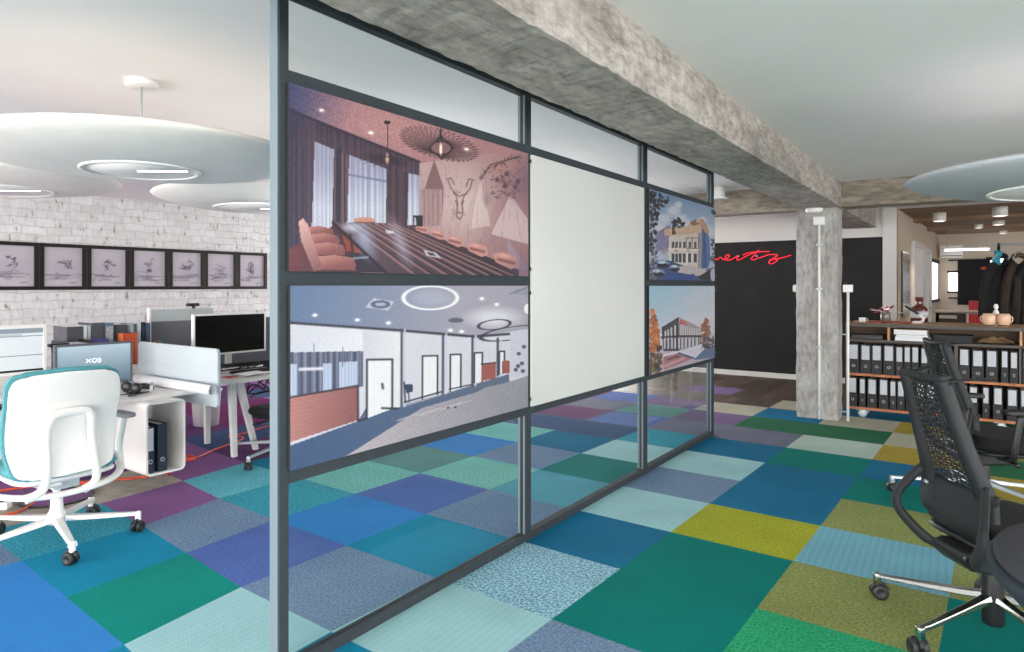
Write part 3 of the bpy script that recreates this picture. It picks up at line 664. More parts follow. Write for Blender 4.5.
c.poly([(165, 585), (340, 585), (340, 625), (165, 625)], (44, 76, 140)); c.poly([(360, 600), (440, 560), (466, 620), (380, 627)], (38, 40, 52)); c.ell((455, 590), 16, 40, (178, 174, 196))
for (x, y, r_) in ((150, 440, 30), (225, 440, 16), (300, 440, 14)): c.ell((x, y), r_, r_*.9, (172, 140, 146), .8, soft=.6)
for (x, y, w) in ((140, 520, 45), (215, 545, 36), (105, 575, 50)): c.ell((x, y), w, w*.42, (110, 140, 176)); c.ell((x, y+12), w*.9, w*.3, (30, 34, 48)); c.ell((x-4, y-8), w*.5, w*.2, (190, 200, 214))
c.blobs([(200, 300), (190, 270), (240, 225), (280, 270), (270, 290)], 60, 9, [(28, 30, 34), (40, 44, 46)]); c.poly([(198, 300), (210, 290), (225, 335), (200, 340)], (96, 64, 54))
c.blobs([(56, 60), (180, 100), (175, 130), (120, 190), (100, 300), (95, 420), (60, 420)], 260, 11, [(24, 24, 28), (36, 36, 40), (52, 52, 58)])
c.blobs([(56, 400), (100, 420), (100, 620), (56, 620)], 90, 9, [(30, 34, 44), (96, 104, 122), (150, 152, 160)]); c.blobs([(445, 370), (466, 370), (466, 520), (440, 500)], 30, 8, [(44, 42, 52)]); c.blobs([(440, 180), (466, 180), (466, 210), (450, 205)], 14, 7, [(36, 40, 46)])
c.noise(.03)
board('photo_board', 'printed board of a beige corner building under a cloudy blue sky', 'poster', 5.012, 6.655, 1.50, 2.203, c)

# corner shop building print
c = Canvas(180, 150, [(56, 37), (466, 40), (466, 484), (50, 590)], 4)
c.grad([(0, 0), (600, 0), (600, 700), (0, 700)], (150, 60), (160, 192, 212), (330, 300), (208, 208, 220))
c.ell((240, 330), 190, 90, (216, 208, 214), .8, soft=.9); c.ell((380, 140), 120, 110, (198, 200, 212), .7, soft=.9)
c.poly([(50, 440), (130, 440), (466, 400), (466, 500), (50, 610)], (190, 176, 190))
c.poly([(130, 292), (238, 228), (238, 440), (140, 440)], (70, 68, 80)); c.poly([(238, 228), (385, 300), (385, 395), (238, 440)], (156, 150, 158)); c.poly([(238, 228), (385, 300), (385, 316), (238, 250)], (176, 158, 158))
for x, t in ((154, 318), (172, 310), (192, 298), (215, 285)): c.line([(x, t), (x, t+60)], 9, (212, 214, 222))
for x in range(252, 380, 14): c.line([(x, 280+(x-252)*.25), (x, 345)], 6, (206, 200, 204))
c.line([(130, 355), (238, 348), (385, 350)], 9, (60, 44, 50)); c.poly([(248, 246), (284, 258), (284, 278), (248, 270)], (206, 62, 66)); c.line([(250, 256), (282, 266)], 3, (240, 220, 220), .6)
for x in (150, 172, 195, 215, 240, 262, 285, 308, 330, 355): c.line([(x, 365), (x, 420)], 11, (206, 204, 214)); c.line([(x+8, 362), (x+8, 425)], 4, (66, 60, 70))
c.poly([(130, 460), (238, 440), (385, 400), (466, 420), (466, 440), (330, 488), (225, 455), (130, 480)], (214, 208, 222)); c.poly([(130, 478), (225, 456), (328, 490), (140, 560), (130, 560)], (178, 124, 134)); c.poly([(160, 490), (230, 468), (250, 474), (165, 500)], (112, 80, 96)); c.poly([(225, 455), (240, 448), (345, 485), (328, 492)], (88, 106, 146))
c.poly([(145, 525), (270, 480), (285, 486), (148, 545)], (200, 160, 166)); c.poly([(390, 440), (466, 410), (466, 484), (330, 500)], (96, 118, 152)); c.line([(132, 450), (134, 565)], 10, (216, 190, 184))
c.blobs([(56, 170), (80, 190), (108, 280), (115, 400), (100, 450), (52, 450)], 170, 12, [(196, 116, 70), (176, 100, 62), (214, 142, 92), (150, 90, 60)]); c.blobs([(52, 450), (128, 455), (128, 560), (50, 585)], 150, 10, [(112, 88, 66), (84, 78, 76), (150, 128, 96), (70, 70, 80)])
c.blobs([(405, 235), (425, 260), (440, 340), (425, 370), (390, 380), (385, 290)], 110, 10, [(150, 96, 70), (176, 118, 82), (120, 80, 66)]); c.line([(402, 370), (400, 440)], 4, (70, 50, 50)); c.blobs([(370, 370), (466, 350), (466, 420), (380, 430)], 70, 9, [(84, 78, 96), (120, 90, 80), (60, 64, 84)]); c.blobs([(100, 400), (130, 400), (130, 440), (100, 440)], 30, 7, [(90, 70, 80)])
c.noise(.025)
board('photo_board', 'printed board of a dark cubic building between orange autumn trees', 'poster', 5.012, 6.655, 0.76, 1.452, c)
M_WBOARD = mat('satin_white_board', 'cdcecd', 0.16, noise=0.02, nscale=1.5)
board('white_panel', 'tall plain white panel in the middle bay of the partition', 'panel', 3.285, 4.915, 0.765, 2.197, None, M_WBOARD)

# ------------------------------------------------------------------ disc lamps
def disc_lamp(label, x, y, z, R=0.8, r=0.33, felt=M_LAMPF):
    t = thing('disc_lamp', label, 'ceiling lamp', (x, y, z), 0, 'round acoustic ceiling lamps')
    mb = MB(); mb.m(felt)
    prof = [(r+.010, -.034), (r+(R-r)*.45, -.022), (R-.10, .008), (R-.03, .030), (R-.008, .042), (R, .052), (R-.010, .062), (R-.05, .074), (R-.25, .088), (0.0, .092)]
    mb.lathe(prof, n=96); mb.build('acoustic_disc', None, t)
    mb = MB(); mb.lathe([(r-.008, -.0375), (r-.008, -.033)], n=64); mb.build('diffuser', M_WPLAST, t)
    mb = MB(); mb.lathe([(r-.011, -.030), (r-.011, -.043), (r+.011, -.043), (r+.011, -.030)], n=72); mb.build('ring_trim', M_WPLAST, t)
    zc = CEIL-z
    mb = MB(); mb.tube([(0, 0, .09), (0, 0, zc)], .006, 8); mb.build('suspension_rod', M_SILV, t)
    mb = MB(); mb.lathe([(0, zc-.035), (.07, zc-.035), (.085, zc-.028), (.085, zc), (0, zc)], n=32); mb.build('canopy', M_WPLAST, t)
    mb = MB(); M = Matrix.Rotation(math.radians(38), 4, 'Z'); mb.box(-.02, r*.86, -.007, .007, -.042, -.038, M); mb.build('light_slot', M_LED, t)
    return t
disc_lamp('largest round white lamp, hanging nearest the viewer above the white swivel chair', -3.63, 1.87, 2.115, .86, .290)
disc_lamp('round white lamp cut by the left edge, behind the largest lamp', -5.80, 1.93, 2.20, .80, .33)
disc_lamp('round white lamp partly hidden by the partition post, before the brick wall', -4.42, 3.24, 2.09, .80, .36)
disc_lamp('round grey-lit lamp right of the concrete beam, cut by the right edge', 0.56, 4.85, 2.00, .90, .50, mat('acoustic_felt_shaded', 'b4b8be', .95, bump=.15, bscale=200, noise=.04))  # darker copy of the felt; the weaker light here is put into its colour

# ceiling spot cylinders
def spot(label, x, y, dia, ln, base=False):
    t = thing('ceiling_spot', label, 'spotlight', (x, y, CEIL-ln), 0, 'white cylinder ceiling spots')
    r = dia/2; mb = MB(); mb.lathe([(r*.86, .004), (r*.86, 0), (r, 0), (r, ln)], n=28); mb.build('housing', M_WPLAST, t)
    mb = MB(); mb.lathe([(r*.86, .003), (r*.86, .008)], n=28); mb.build('lens', M_LEDW, t)
    if base: mb = MB(); mb.box(-r*1.2, r*1.2, -r*1.2, r*1.2, -.004, .012); mb.build('flange', M_WPLAST, t)
    return t
spot('white ceiling spot beside the far end of the glass partition', -2.30, 7.80, .12, .13, True)
spot('white ceiling spot above the rim of the right round lamp, before the crossbeam', -0.236, 8.07, .17, .12)
spot('white ceiling spot nearest the pier in the far passage', -0.434, 12.6, .17, .13)
spot('largest white ceiling spot in the far room, right of the passage', .283, 12.17, .18, .13)
spot('small ceiling spot in the middle of the far room ceiling', .053, 15.35, .13, .07)
spot('ceiling spot behind the largest far room spot', .323, 14.75, .17, .07)
spot('smallest ceiling spot, farthest away above the coat rack', .456, 17.4, .13, .065)
for (x, y, w) in ((-0.434, 12.6, 60), (.283, 12.17, 60), (.323, 14.75, 40)):
    d = bpy.data.lights.new('spot_light', 'SPOT'); d.energy = w*.35; d.spot_size = 1.6; d.color = (1, .84, .68); d.shadow_soft_size = .06
    o = bpy.data.objects.new('spot_light', d); COL.objects.link(o); o.location = (x, y, CEIL-.16)

# ------------------------------------------------------------------ framed sketches on the brick wall
DESC = ['a bearded head under a cap', 'tangled loops like bent wire', 'a small stooped figure', 'a standing bundled figure', 'a crowd of upright strokes', 'faint low scribbles', 'one large dark oval']
ORD = ['first and leftmost', 'second', 'third', 'fourth', 'fifth', 'sixth', 'seventh and rightmost']
for i in range(7):
    yc = 3.02+.529*i
    t = thing('picture_frame', 'black framed sketch of %s, %s in the row' % (DESC[i], ORD[i]), 'picture', (-8.75, yc, 1.405), 0, 'framed sketches in a row')
    mb = MB()
    for b in ((-.262, .262, 0, .042), (-.262, .262, .508, .55), (-.262, -.212, .042, .508), (.212, .262, .042, .508)): mb.box(.002, .035, *b)
    mb.build('frame', mat('black_picture_frame', '1c1816', 0.35), t, bevel=.002)
    c = Canvas(70, 80, [(0, 0), (100, 0), (100, 110), (0, 110)], 10+i); c.C[:] = (.86, .84, .87)
    c.ell((50, 60), 48, 40, (196, 190, 204), .7, soft=.9)
    R_ = c.r
    def scrib(cx, cy, rx, ry, n, a=.75, w=1.6):
        pts = [(cx+R_.normal(0, rx), cy+R_.normal(0, ry)) for _ in range(n)]
        pts = [(p.x, p.y) for p in smoothpath([(x, y, 0) for x, y in pts], 4)]
        c.line(pts, w, (70, 68, 82), a)
    F = [((48, 34, 13, 5), (48, 46, 14, 10)), ((50, 42, 15, 5), (60, 50, 9, 10)), ((44, 36, 9, 4), (48, 52, 13, 12)), ((48, 38, 11, 9), (50, 62, 8, 10)), ((40, 52, 20, 10), (62, 42, 12, 14)), ((50, 52, 20, 9), (46, 64, 22, 6)), ((46, 42, 8, 12), (48, 60, 14, 8))][i]
    for (x, y, rx, ry) in F:
        for q in range(5): scrib(x+R_.normal(0, rx*.5), y+R_.normal(0, ry*.5), rx*.38, ry*.38, 6, .55 if i != 5 else .3, 1.5)
    if i == 6: c.ell((46, 42), 11, 17, (60, 60, 72), .7, ring=.14)
    scrib(50, 78, 28, 5, 18, .45, 1.2); scrib(35, 88, 18, 4, 12, .35, 1.2); c.line([(66, 100), (84, 99)], 1.5, (80, 80, 90), .7)
    c.build('sketch_sheet', (.012, -.212, .042), (0, .424, 0), (0, 0, .466), t, M_SKETCH)

# ------------------------------------------------------------------ neon, column fittings, far fittings
def n2(cx_, cy_):   # lettering points are image pixels of a zoomed crop, 1 unit = 2.58 mm on the wall
    return (-3.439+(cx_-150)*.002569, 11.40, 1.906-(cy_-585)*.00232)
t = thing('neon_sign', 'red neon handwriting glowing on the black wall panel', 'neon sign', (-2.85, 11.42, 1.9))
off = Vector((-2.85, 11.42, 1.9))
for st in ([(60, 600), (75, 570), (90, 600), (105, 568), (120, 596), (138, 600), (150, 585), (165, 595), (178, 580), (190, 578), (200, 592), (218, 592), (240, 572), (234, 560), (219, 566), (214, 588), (228, 598), (258, 592), (290, 570), (286, 594), (300, 599), (335, 578), (376, 556), (402, 548), (418, 534), (404, 548), (386, 574), (372, 592), (386, 600), (412, 590), (450, 577)],
           [(322, 566), (350, 552), (400, 546), (480, 545)],
           [(450, 577), (472, 568), (500, 566), (526, 571), (508, 588), (480, 604), (500, 598), (524, 594), (522, 610), (500, 627), (480, 628), (476, 614), (496, 602), (530, 596), (560, 588), (602, 574)]):
    mb = MB(); mb.tube(smoothpath([Vector(n2(*p))-off for p in st], 5), .0058, 8); mb.build('neon_tube', M_NEON, t)
for q in ((292, 572), (403, 574)): mb = MB(); mb.box(-.01, .01, .0, .025, -.01, .01, Matrix.Translation(Vector(n2(*q))-off)); mb.build('wall_clip', M_WPLAST, t)

t = thing('smoke_detector', 'white round smoke detector at the top of the concrete column', 'detector', (-1.392, 8.195, 2.245))
mb = MB(); mb.lathe([(0, .0), (.07, 0), (.083, .012), (.085, .03), (.085, .048), (0, .048)], (0, -.088, 0), n=28); mb.build('cover', M_WPLAST, t)
t = thing('conduit_pipe', 'white vertical cable conduit with junction box on the front of the column', 'pipe', (-1.356, 8.18, 0))
mb = MB(); mb.tube([(0, 0, 0.0), (0, 0, 2.13)], .013, 12); mb.build('pipe', M_WPLAST, t)
mb = MB(); mb.box(-.056, .056, -.025, .018, 2.115, 2.205); mb.build('junction_box', M_WPLAST, t, bevel=.006)
for z in (.12, .78, 1.42, 1.9):
    mb = MB(); mb.box(-.03, .03, -.016, .018, z-.012, z+.012); mb.build('pipe_clip', M_SILV, t, bevel=.003)
t = thing('conduit_pipe', 'thin white conduit rising beside the right edge of the column', 'pipe', (-1.088, 8.24, 0))
mb = MB(); mb.tube([(0, 0, 0.0), (0, 0, 1.40)], .014, 12); mb.build('pipe', M_WPLAST, t)
mb = MB(); mb.box(-.045, .045, -.03, .03, 1.385, 1.465); mb.build('socket_box', M_WPLAST, t, bevel=.006)
mb = MB(); mb.tube([(-.02, 0, 1.465), (-.02, 0, 1.50)], .012, 8); mb.build('cable_gland', M_BLKP, t)
for z in (.10, .93):
    mb = MB(); mb.tube([(-.095, .0, z), (0, 0, z)], .008, 8); mb.build('pipe_clip', M_SILV, t)
t = thing('light_switch', 'small white switch box on the left side of the column', 'switch', (-1.60, 8.30, 1.425))
mb = MB(); mb.box(-.035, .012, -.03, .03, -.04, .04); mb.build('switch_box', M_WPLAST, t, bevel=.006)
mb = MB(); mb.box(-.040, -.034, -.018, .018, -.024, .024); mb.build('rocker', M_WPLAST, t, bevel=.002)

# passage wall: mirror, doors, window
A0, A1 = Vector((-.893, 11.55, 0)), Vector((-.64, 17.9, 0)); U = (A1-A0).normalized(); NRM = Vector((U.y, -U.x, 0))
MP = Matrix(((U.x, 0, NRM.x, A0.x), (U.y, 0, NRM.y, A0.y), (0, 1, 0, 0), (0, 0, 0, 1)))   # local x along wall, y up, z off the wall
def wbox(mb, a, b, z0, z1, d0, d1):
    mb.prism([(a, z0), (b, z0), (b, z1), (a, z1)], d0, d1, MP)
mb = MB(); wbox(mb, .33, 1.15, 1.0, 1.97, .002, .03); mb2 = tag(mb.build('wall_mirror', mat('smoky_mirror', '6a645e', 0.15, 0.8), bevel=.004), 'tall narrow smoky mirror on the passage wall behind the counter', 'mirror')
for i, (a, b, z1) in enumerate(((1.67, 3.1, 2.14), (3.35, 4.3, 2.10))):
    t = MB(); wbox(t, a, b, 0, z1-.04, .002, .022); t.m(M_WMET); d = struct(t.build('door_%d' % (i+1), M_WMET))
    f = MB(); wbox(f, a-.09, a, 0, z1, .002, .05); wbox(f, b, b+.09, 0, z1, .002, .05); wbox(f, a, b, z1-.04, z1+.05, .002, .05); f.build('door_frame', M_WALLW, d)
    g = MB(); g.m(M_SILV); wbox(g, b-.14, b-.05, 1.02, 1.05, .022, .06); g.build('door_handle', None, d)
w = MB(); wbox(w, 4.55, 6.1, 1.18, 1.93, .004, .012); w1 = struct(w.build('window_1', M_DAY))
f = MB(); wbox(f, 4.5, 6.15, 1.93, 2.0, .002, .04); wbox(f, 4.5, 6.15, 1.12, 1.18, .002, .05); wbox(f, 4.45, 4.55, 1.12, 2.0, .002, .04); f.build('window_frame', M_DGREY, w1)
for i, (x0, x1, z0, z1) in enumerate(((-.45, -.27, 1.34, 1.74), (.22, .52, .9, 2.02))):
    mb = MB(); mb.box(x0, x1, 17.885, 17.895, z0, z1); w1 = struct(mb.build('window_%d' % (i+2), M_DAY))
    f = MB(); f.box(x0-.03, x1+.03, 17.87, 17.89, z1, z1+.04); f.box(x0-.03, x1+.03, 17.87, 17.89, z0-.04, z0); f.build('window_frame', M_DGREY, w1)
t = thing('roller_blind', 'black fabric blind hanging before the far wall', 'blind', (-.02, 17.8, 1.05))
mb = MB()
for k in range(12): mb.box(-.275+.0458*k, -.275+.0458*(k+1), -.012+.006*(k % 2), .0+.006*(k % 2), 0, .97)
mb.build('cloth', M_BFAB, t)
for z in (.955, .145): mb = MB(); mb.tube([(-.43, .03, z), (.33, .03, z)], .016, 8); mb.build('rod', M_BLKP, t)
t = thing('tube_light', 'long lit tube light under the far ceiling', 'light', (-.13, 16.2, 2.14))
mb = MB(); mb.box(-.36, .36, -.04, .04, .03, .06); mb.build('batten', M_WPLAST, t, bevel=.004)
mb = MB(); mb.tube([(-.35, 0, .012), (.35, 0, .012)], .02, 10); mb.build('tube', M_LED, t)
for x in (-.3, .3): mb = MB(); mb.tube([(x, 0, .06), (x, 0, .43)], .004, 6); mb.build('cord', M_SILV, t)
t = thing('air_conditioner', 'cream air conditioner high in the far corner', 'air conditioner', (-.5, 17.6, 2.05))
mb = MB(); mb.prism([(-.1, 0), (.08, .02), (.12, .26), (-.1, .26)], -.1, .3, MYZ(0) @ Matrix.Rotation(0, 4, 'Z')); mb.build('casing', M_WPLAST, t, bevel=.01)
mb = MB(); mb.box(-.08, .28, -.11, -.1, .03, .045); mb.build('air_vent', M_DGREY, t)

# ------------------------------------------------------------------ swivel chairs
def surf(fn, nu, nv, wrap=False):
    """grid mesh of fn(u,v), u,v in [0,1]"""
    vs = [fn(i/(nu-1), j/(nv-1)) for j in range(nv) for i in range(nu)]
    fs = [(j*nu+i, j*nu+i+1, (j+1)*nu+i+1, (j+1)*nu+i) for j in range(nv-1) for i in range(nu-1)]
    return vs, fs
def pad(name, parent, m, zs, prof, half, p=7, thick=.04, curve=.03, nu=22, nv=26, yc=0.0, bevel=0.0):
    """upright cushion: prof(t) gives x, half(t) half width, superellipse outline"""
    def fn(u, v):
        a = math.sin((v-.5)*math.pi)              # -1..1 dense at the ends
        t = (a+1)/2; w = half(t)*max(0.0, 1-abs(a)**p)**(1/p)
        s = math.sin((u-.5)*math.pi); y = w*s
        return (prof(t)+curve*(y/.28)**2, yc+y, zs[0]+(zs[1]-zs[0])*t)
    vs, fs = surf(fn, nu, nv); mb = MB(); mb.add(vs, fs, True)
    return mb.build(name, m, parent, solid=thick, bevel=bevel)
def seat_pad(name, parent, m, x0, x1, hw, z0, z1, p=5, dip=.012):
    mb = MB(); cx_, hx = (x0+x1)/2, (x1-x0)/2; n = 44; rings = []
    for (k, z, d) in ((.0, z0, 0), (.90, z0, 0), (.98, z0+.25*(z1-z0), 0), (1.0, z0+.55*(z1-z0), 0), (.97, z0+.85*(z1-z0), 0), (.90, z1, 0), (.6, z1, -dip*.6), (.0, z1, -dip)):
        r = []
        for i in range(n):
            a = 2*math.pi*i/n; ca, sa = math.cos(a), math.sin(a)
            q = (abs(ca)**p+abs(sa)**p)**(-1/p)
            X = cx_+hx*k*q*ca; r.append((X, hw*k*q*sa, z+d-.02*max(0, (X-cx_)/hx)**3))
        rings.append(r)
    vs = [v for r in rings for v in r]; K = len(rings)
    mb.add(vs, [(i*n+j, i*n+(j+1) % n, (i+1)*n+(j+1) % n, (i+1)*n+j) for i in range(K-1) for j in range(n)], True)
    return mb.build(name, m, parent)
def chair_base(t, R, rot, m, hub_z=.13, tip_z=.10, col_m=None, col_top=.37, thin=False):
    for k in range(5):
        a = math.radians(rot+72*k); ca, sa = math.cos(a), math.sin(a)
        mb = MB(); vs = []; n = 9
        for i in range(n+1):
            s = i/n; r = .03+(R-.03)*s; z = hub_z+(tip_z-hub_z)*s**.8; w = (.030-.012*s) if not thin else (.022-.008*s); hgt = .030-.012*s
            for (dy, dz) in ((-w, -hgt*.5), (-w*.8, hgt*.5), (w*.8, hgt*.5), (w, -hgt*.5)):
                vs.append((r*ca-dy*sa, r*sa+dy*ca, z+dz))
        fs = [(i*4+j, i*4+(j+1) % 4, (i+1)*4+(j+1) % 4, (i+1)*4+j) for i in range(n) for j in range(4)]+[(0, 1, 2, 3), (n*4+3, n*4+2, n*4+1, n*4)]
        mb.add(vs, fs, False); mb.tube([((R-.004)*ca, (R-.004)*sa, tip_z+.012), ((R-.004)*ca, (R-.004)*sa, .062)], .017, 12)
        leg = mb.build('leg', m, t, bevel=.005)
        c = MB(); b = a+math.radians(37+23*k)
        c.tube([(R*ca, R*sa, .07), (R*ca, R*sa, .045)], .009, 8)
        W = Matrix.Translation((R*ca-.012*math.cos(b), R*sa-.012*math.sin(b), .034)) @ Matrix.Rotation(b, 4, 'Z') @ Matrix.Rotation(math.pi/2, 4, 'X')
        for s in (-1, 1): c.lathe([(0, s*.008), (.028, s*.008), (.034, s*.012), (.034, s*.026), (.028, s*.031), (.012, s*.031), (.010, s*.027), (0, s*.027)][::s], n=20, M=W)
        c.tube(smoothpath([W @ Vector((.036*math.cos(q), .036*math.sin(q), 0)) for q in (0.2, .9, 1.6, 2.3, 2.9)], 3), .010, 6)
        c.build('castor', M_RUB, leg)
    mb = MB(); mb.lathe([(0, .05), (.036, .05), (.040, .06), (.042, hub_z), (.042, hub_z+.03), (.040, hub_z+.12), (.036, hub_z+.14), (0, hub_z+.14)] if col_m else [(0, hub_z-.035), (.045, hub_z-.03), (.052, hub_z), (.045, hub_z+.03), (.034, hub_z+.05), (.030, hub_z+.13), (0, hub_z+.13)], n=24); mb.build('hub', col_m or m, t)
    mb = MB(); mb.tube([(0, 0, hub_z+.12), (0, 0, col_top)], .020, 16); mb.build('gas_lift', M_SILV if col_m else m, t)

# white chair with the teal edge
t = thing('swivel_chair', 'white swivel chair with teal padded edge, its back to the viewer, at the left desk', 'chair', (-4.165, 1.658, 0), math.radians(180))
wp = lambda s: -.30-.05*abs(s-.35)**1.5+.035*math.sin(math.pi*min(1, s*1.4)); hwf = lambda s: .268+.01*s-.012*math.exp(-((s-.12)/.12)**2)
pad('backrest_shell', t, M_WPLAST, (.455, .990), lambda s: wp(s)-.012, lambda s: hwf(s), 7, .016, .02, yc=.072)
pad('back_cushion', t, M_TEAL, (.452, 1.003), lambda s: wp(s)+.020, lambda s: hwf(s)+.009, 8, .036, .02, yc=.072, bevel=.008)
mb = MB()
lp = [(.24, .372), (.185, .385), (.150, .42), (.138, .51), (.142, .64), (.137, .72), (.112, .772), (.06, .785), (-.03, .785), (-.066, .772), (-.082, .73), (-.080, .66), (-.095, .54), (-.108, .44), (-.095, .385), (-.04, .358)]
def bx(z): return -.345+.0*z-.03*max(0, (z-.6))
mb.tube(smoothpath([(bx(z), y+.045, z) for y, z in lp], 5), .0235, 12, flat=.62, up=(1, 0, 0))
mb.build('back_support_loop', M_WPLAST, t)
mb = MB()
mb.tube(smoothpath([(.10, .37, .66), (.06, .375, .50), (-.02, .372, .40), (-.16, .35, .372), (-.30, .27, .368), (-.345, .16, .362), (-.35, .03, .362), (-.33, -.12, .372), (-.25, -.22, .380), (-.16, -.28, .39), (-.10, -.305, .42), (-.08, -.31, .50), (-.11, -.31, .60), (-.14, -.31, .68)], 5), .022, 12, flat=.7)
mb.build('armrest_frame', M_WPLAST, t)
for s, (x, y) in ((1, (.07, .37)), (-1, (-.12, -.31))):
    mb = MB(); mb.prism(rrect(.22, .085, .04, 6, x, y), .680, .704); mb.build('arm_pad', M_DGREY if False else mat('grey_arm_pad', '767b80', .6), t, bevel=.008)
seat_pad('seat', t, M_TEAL, -.22, .30, .275, .415, .475)
seat_pad('seat_shell', t, M_WPLAST, -.215, .29, .265, .385, .418)
mb = MB(); mb.box(-.13, .12, -.07, .07, .325, .388)
for k in range(5): mb.box(-.20+.03*k, -.185+.03*k, .05, .16, .36, .384)
mb.build('tilt_mechanism', M_WPLAST, t, bevel=.01)
chair_base(t, .42, 180-12, M_WPLAST, .135, .105, None, .34)

# black mesh-back chairs
def black_chair(label, loc, rz, base_rot, arms=True, base_m=M_CHROME, thin=True, R=.44):
    t = thing('mesh_chair', label, 'chair', loc, rz, 'black mesh-back swivel chairs')
    prof = [(1.085, -.295, .130), (1.0, -.272, .134), (.90, -.243, .142), (.80, -.212, .154), (.70, -.180, .172), (.62, -.155, .192), (.55, -.155, .20)]
    def at(z):
        for a, b in zip(prof[:-1], prof[1:]):
            if b[0] <= z <= a[0]:
                k = (z-b[0])/(a[0]-b[0]); return b[1]+(a[1]-b[1])*k, b[2]+(a[2]-b[2])*k
        return prof[-1][1], prof[-1][2]
    # woven mesh: zigzag lattice with real openings
    NU, NV = 12, 42; vs = []; 
    for j in range(NV):
        z = .60+(1.075-.60)*j/(NV-1); x, w = at(z)
        for i in range(NU):
            u = (i+(.5 if j % 2 else 0))/(NU-.5)*2-1; y = u*(w-.012); vs.append((x+.02*(y/.2)**2+.004, y, z+.004*math.sin(i*1.7)))
    fs = []
    for j in range(NV-1):
        for i in range(NU-1):
            a, b, c_, d = j*NU+i, j*NU+i+1, (j+1)*NU+i+1, (j+1)*NU+i
            fs.append((a, b, c_, d))
    mb = MB(); mb.add(vs, fs, False); mb.build('mesh_panel', M_DGREY, t, wire=.0082)
    # side and top frame bands, lower shield
    def band(sg):
        mb = MB(); vs = []; zs = [1.09-.02*i for i in range(29)]
        for z in zs:
            x, w = at(max(z, .55))
            bw = .046+.035*max(0, (.85-z)/.3) if z < .85 else .046
            for (yy, xx) in ((w+.004, .030), (w+.008, .0), (w-.004, -.016), (w-bw, -.012), (w-bw, .006)):
                vs.append((x+xx, sg*yy, z))
        n = len(zs); fs = [(i*5+k, i*5+(k+1) % 5, (i+1)*5+(k+1) % 5, (i+1)*5+k) for i in range(n-1) for k in range(5)]+[(0, 1, 2, 3, 4), tuple((n-1)*5+k for k in (4, 3, 2, 1, 0))]
        mb.add(vs, fs, True); return mb
    for sg in (1, -1): band(sg).build('back_frame', M_DGREY, t)
    mb = MB(); mb.tube([(-.298+.02*(y/.15)**2, y, 1.085-.012*(1-(y/.14)**2)) for y in [-.135+.027*k for k in range(11)]], .020, 10, flat=.75); mb.build('top_rail', M_DGREY, t)
    def sh(u, v):
        z = .635-.255*v; k = min(1, v*1.15)
        w = .205*(1-k)**.55+.10*k; x = -.158-.035*math.sin(math.pi*k*.9)+.15*max(0, v-.55)**1.2*1.6; y = (u*2-1)*w
        return (x+.03*(y/.2)**2, y, z)
    vs, fs = surf(sh, 15, 16); mb = MB(); mb.add(vs, fs, True); mb.build('lumbar_shield', M_DGREY, t, solid=.016)
    mb = MB(); mb.tube([(-.182, .15, .60), (-.182, .13, .597)], .008, 8); mb.build('badge_rivet', M_SILV, t)
    for sg in (1, -1):
        mb = MB(); mb.tube(smoothpath([(-.165, sg*.18, .66), (-.20, sg*.225, .59), (-.23, sg*.258, .52), (-.235, sg*.255, .455), (-.21, sg*.20, .395), (-.17, sg*.13, .345), (-.10, sg*.07, .33)], 5), [.022]*12+[.026]*13+[.022]*6, 12, flat=.6, up=(1, 0, 0)); mb.build('back_wing', M_DGREY, t)
    mb = MB(); vs = []
    mb.prism([(-.19, .335), (-.15, .30), (-.05, .28), (.14, .29), (.16, .35), (-.05, .375), (-.15, .385), (-.19, .37)], -.10, .10, Matrix(((1, 0, 0, 0), (0, 0, 1, 0), (0, 1, 0, 0), (0, 0, 0, 1)))); mb.build('mechanism', M_BLKP, t, bevel=.03, seg=3)
    seat_pad('seat', t, M_BFAB, -.13, .34, .30, .405, .485)
    seat_pad('seat_pan', t, M_BLKP, -.13, .32, .285, .375, .408)
    mb = MB(); mb.tube([(.02, -.16, .36), (.02, -.27, .35)], .007, 8); mb.tube([(.02, -.27, .35), (.02, -.33, .345)], .014, 10); mb.build('lever', M_BLKP, t)
    if arms:
        for sg in (1, -1):
            mb = MB(); mb.tube(smoothpath([(-.02, sg*.20, .37), (0, sg*.31, .38), (.0, sg*.335, .46), (.03, sg*.34, .66)], 5), .022, 10, flat=.6, up=(0, 1, 0)); mb.build('arm_post', M_BLKP, t)
            mb = MB(); mb.prism(rrect(.26, .09, .035, 5, .06, sg*.34), .66, .69); mb.build('arm_pad', M_BLKP, t, bevel=.008)
    chair_base(t, R, base_rot-math.degrees(rz), base_m, .165, .105, M_BLKP, .36, thin)
    return t
black_chair('black mesh-back swivel chair without armrests in the right foreground, polished star base', (.06, 3.55, 0), math.radians(36), 166, False)
black_chair('black swivel chair with armrests behind the foreground one, before the binder shelf', (.04, 5.62, 0), math.radians(28), 182, True, M_SILV, True, .51)
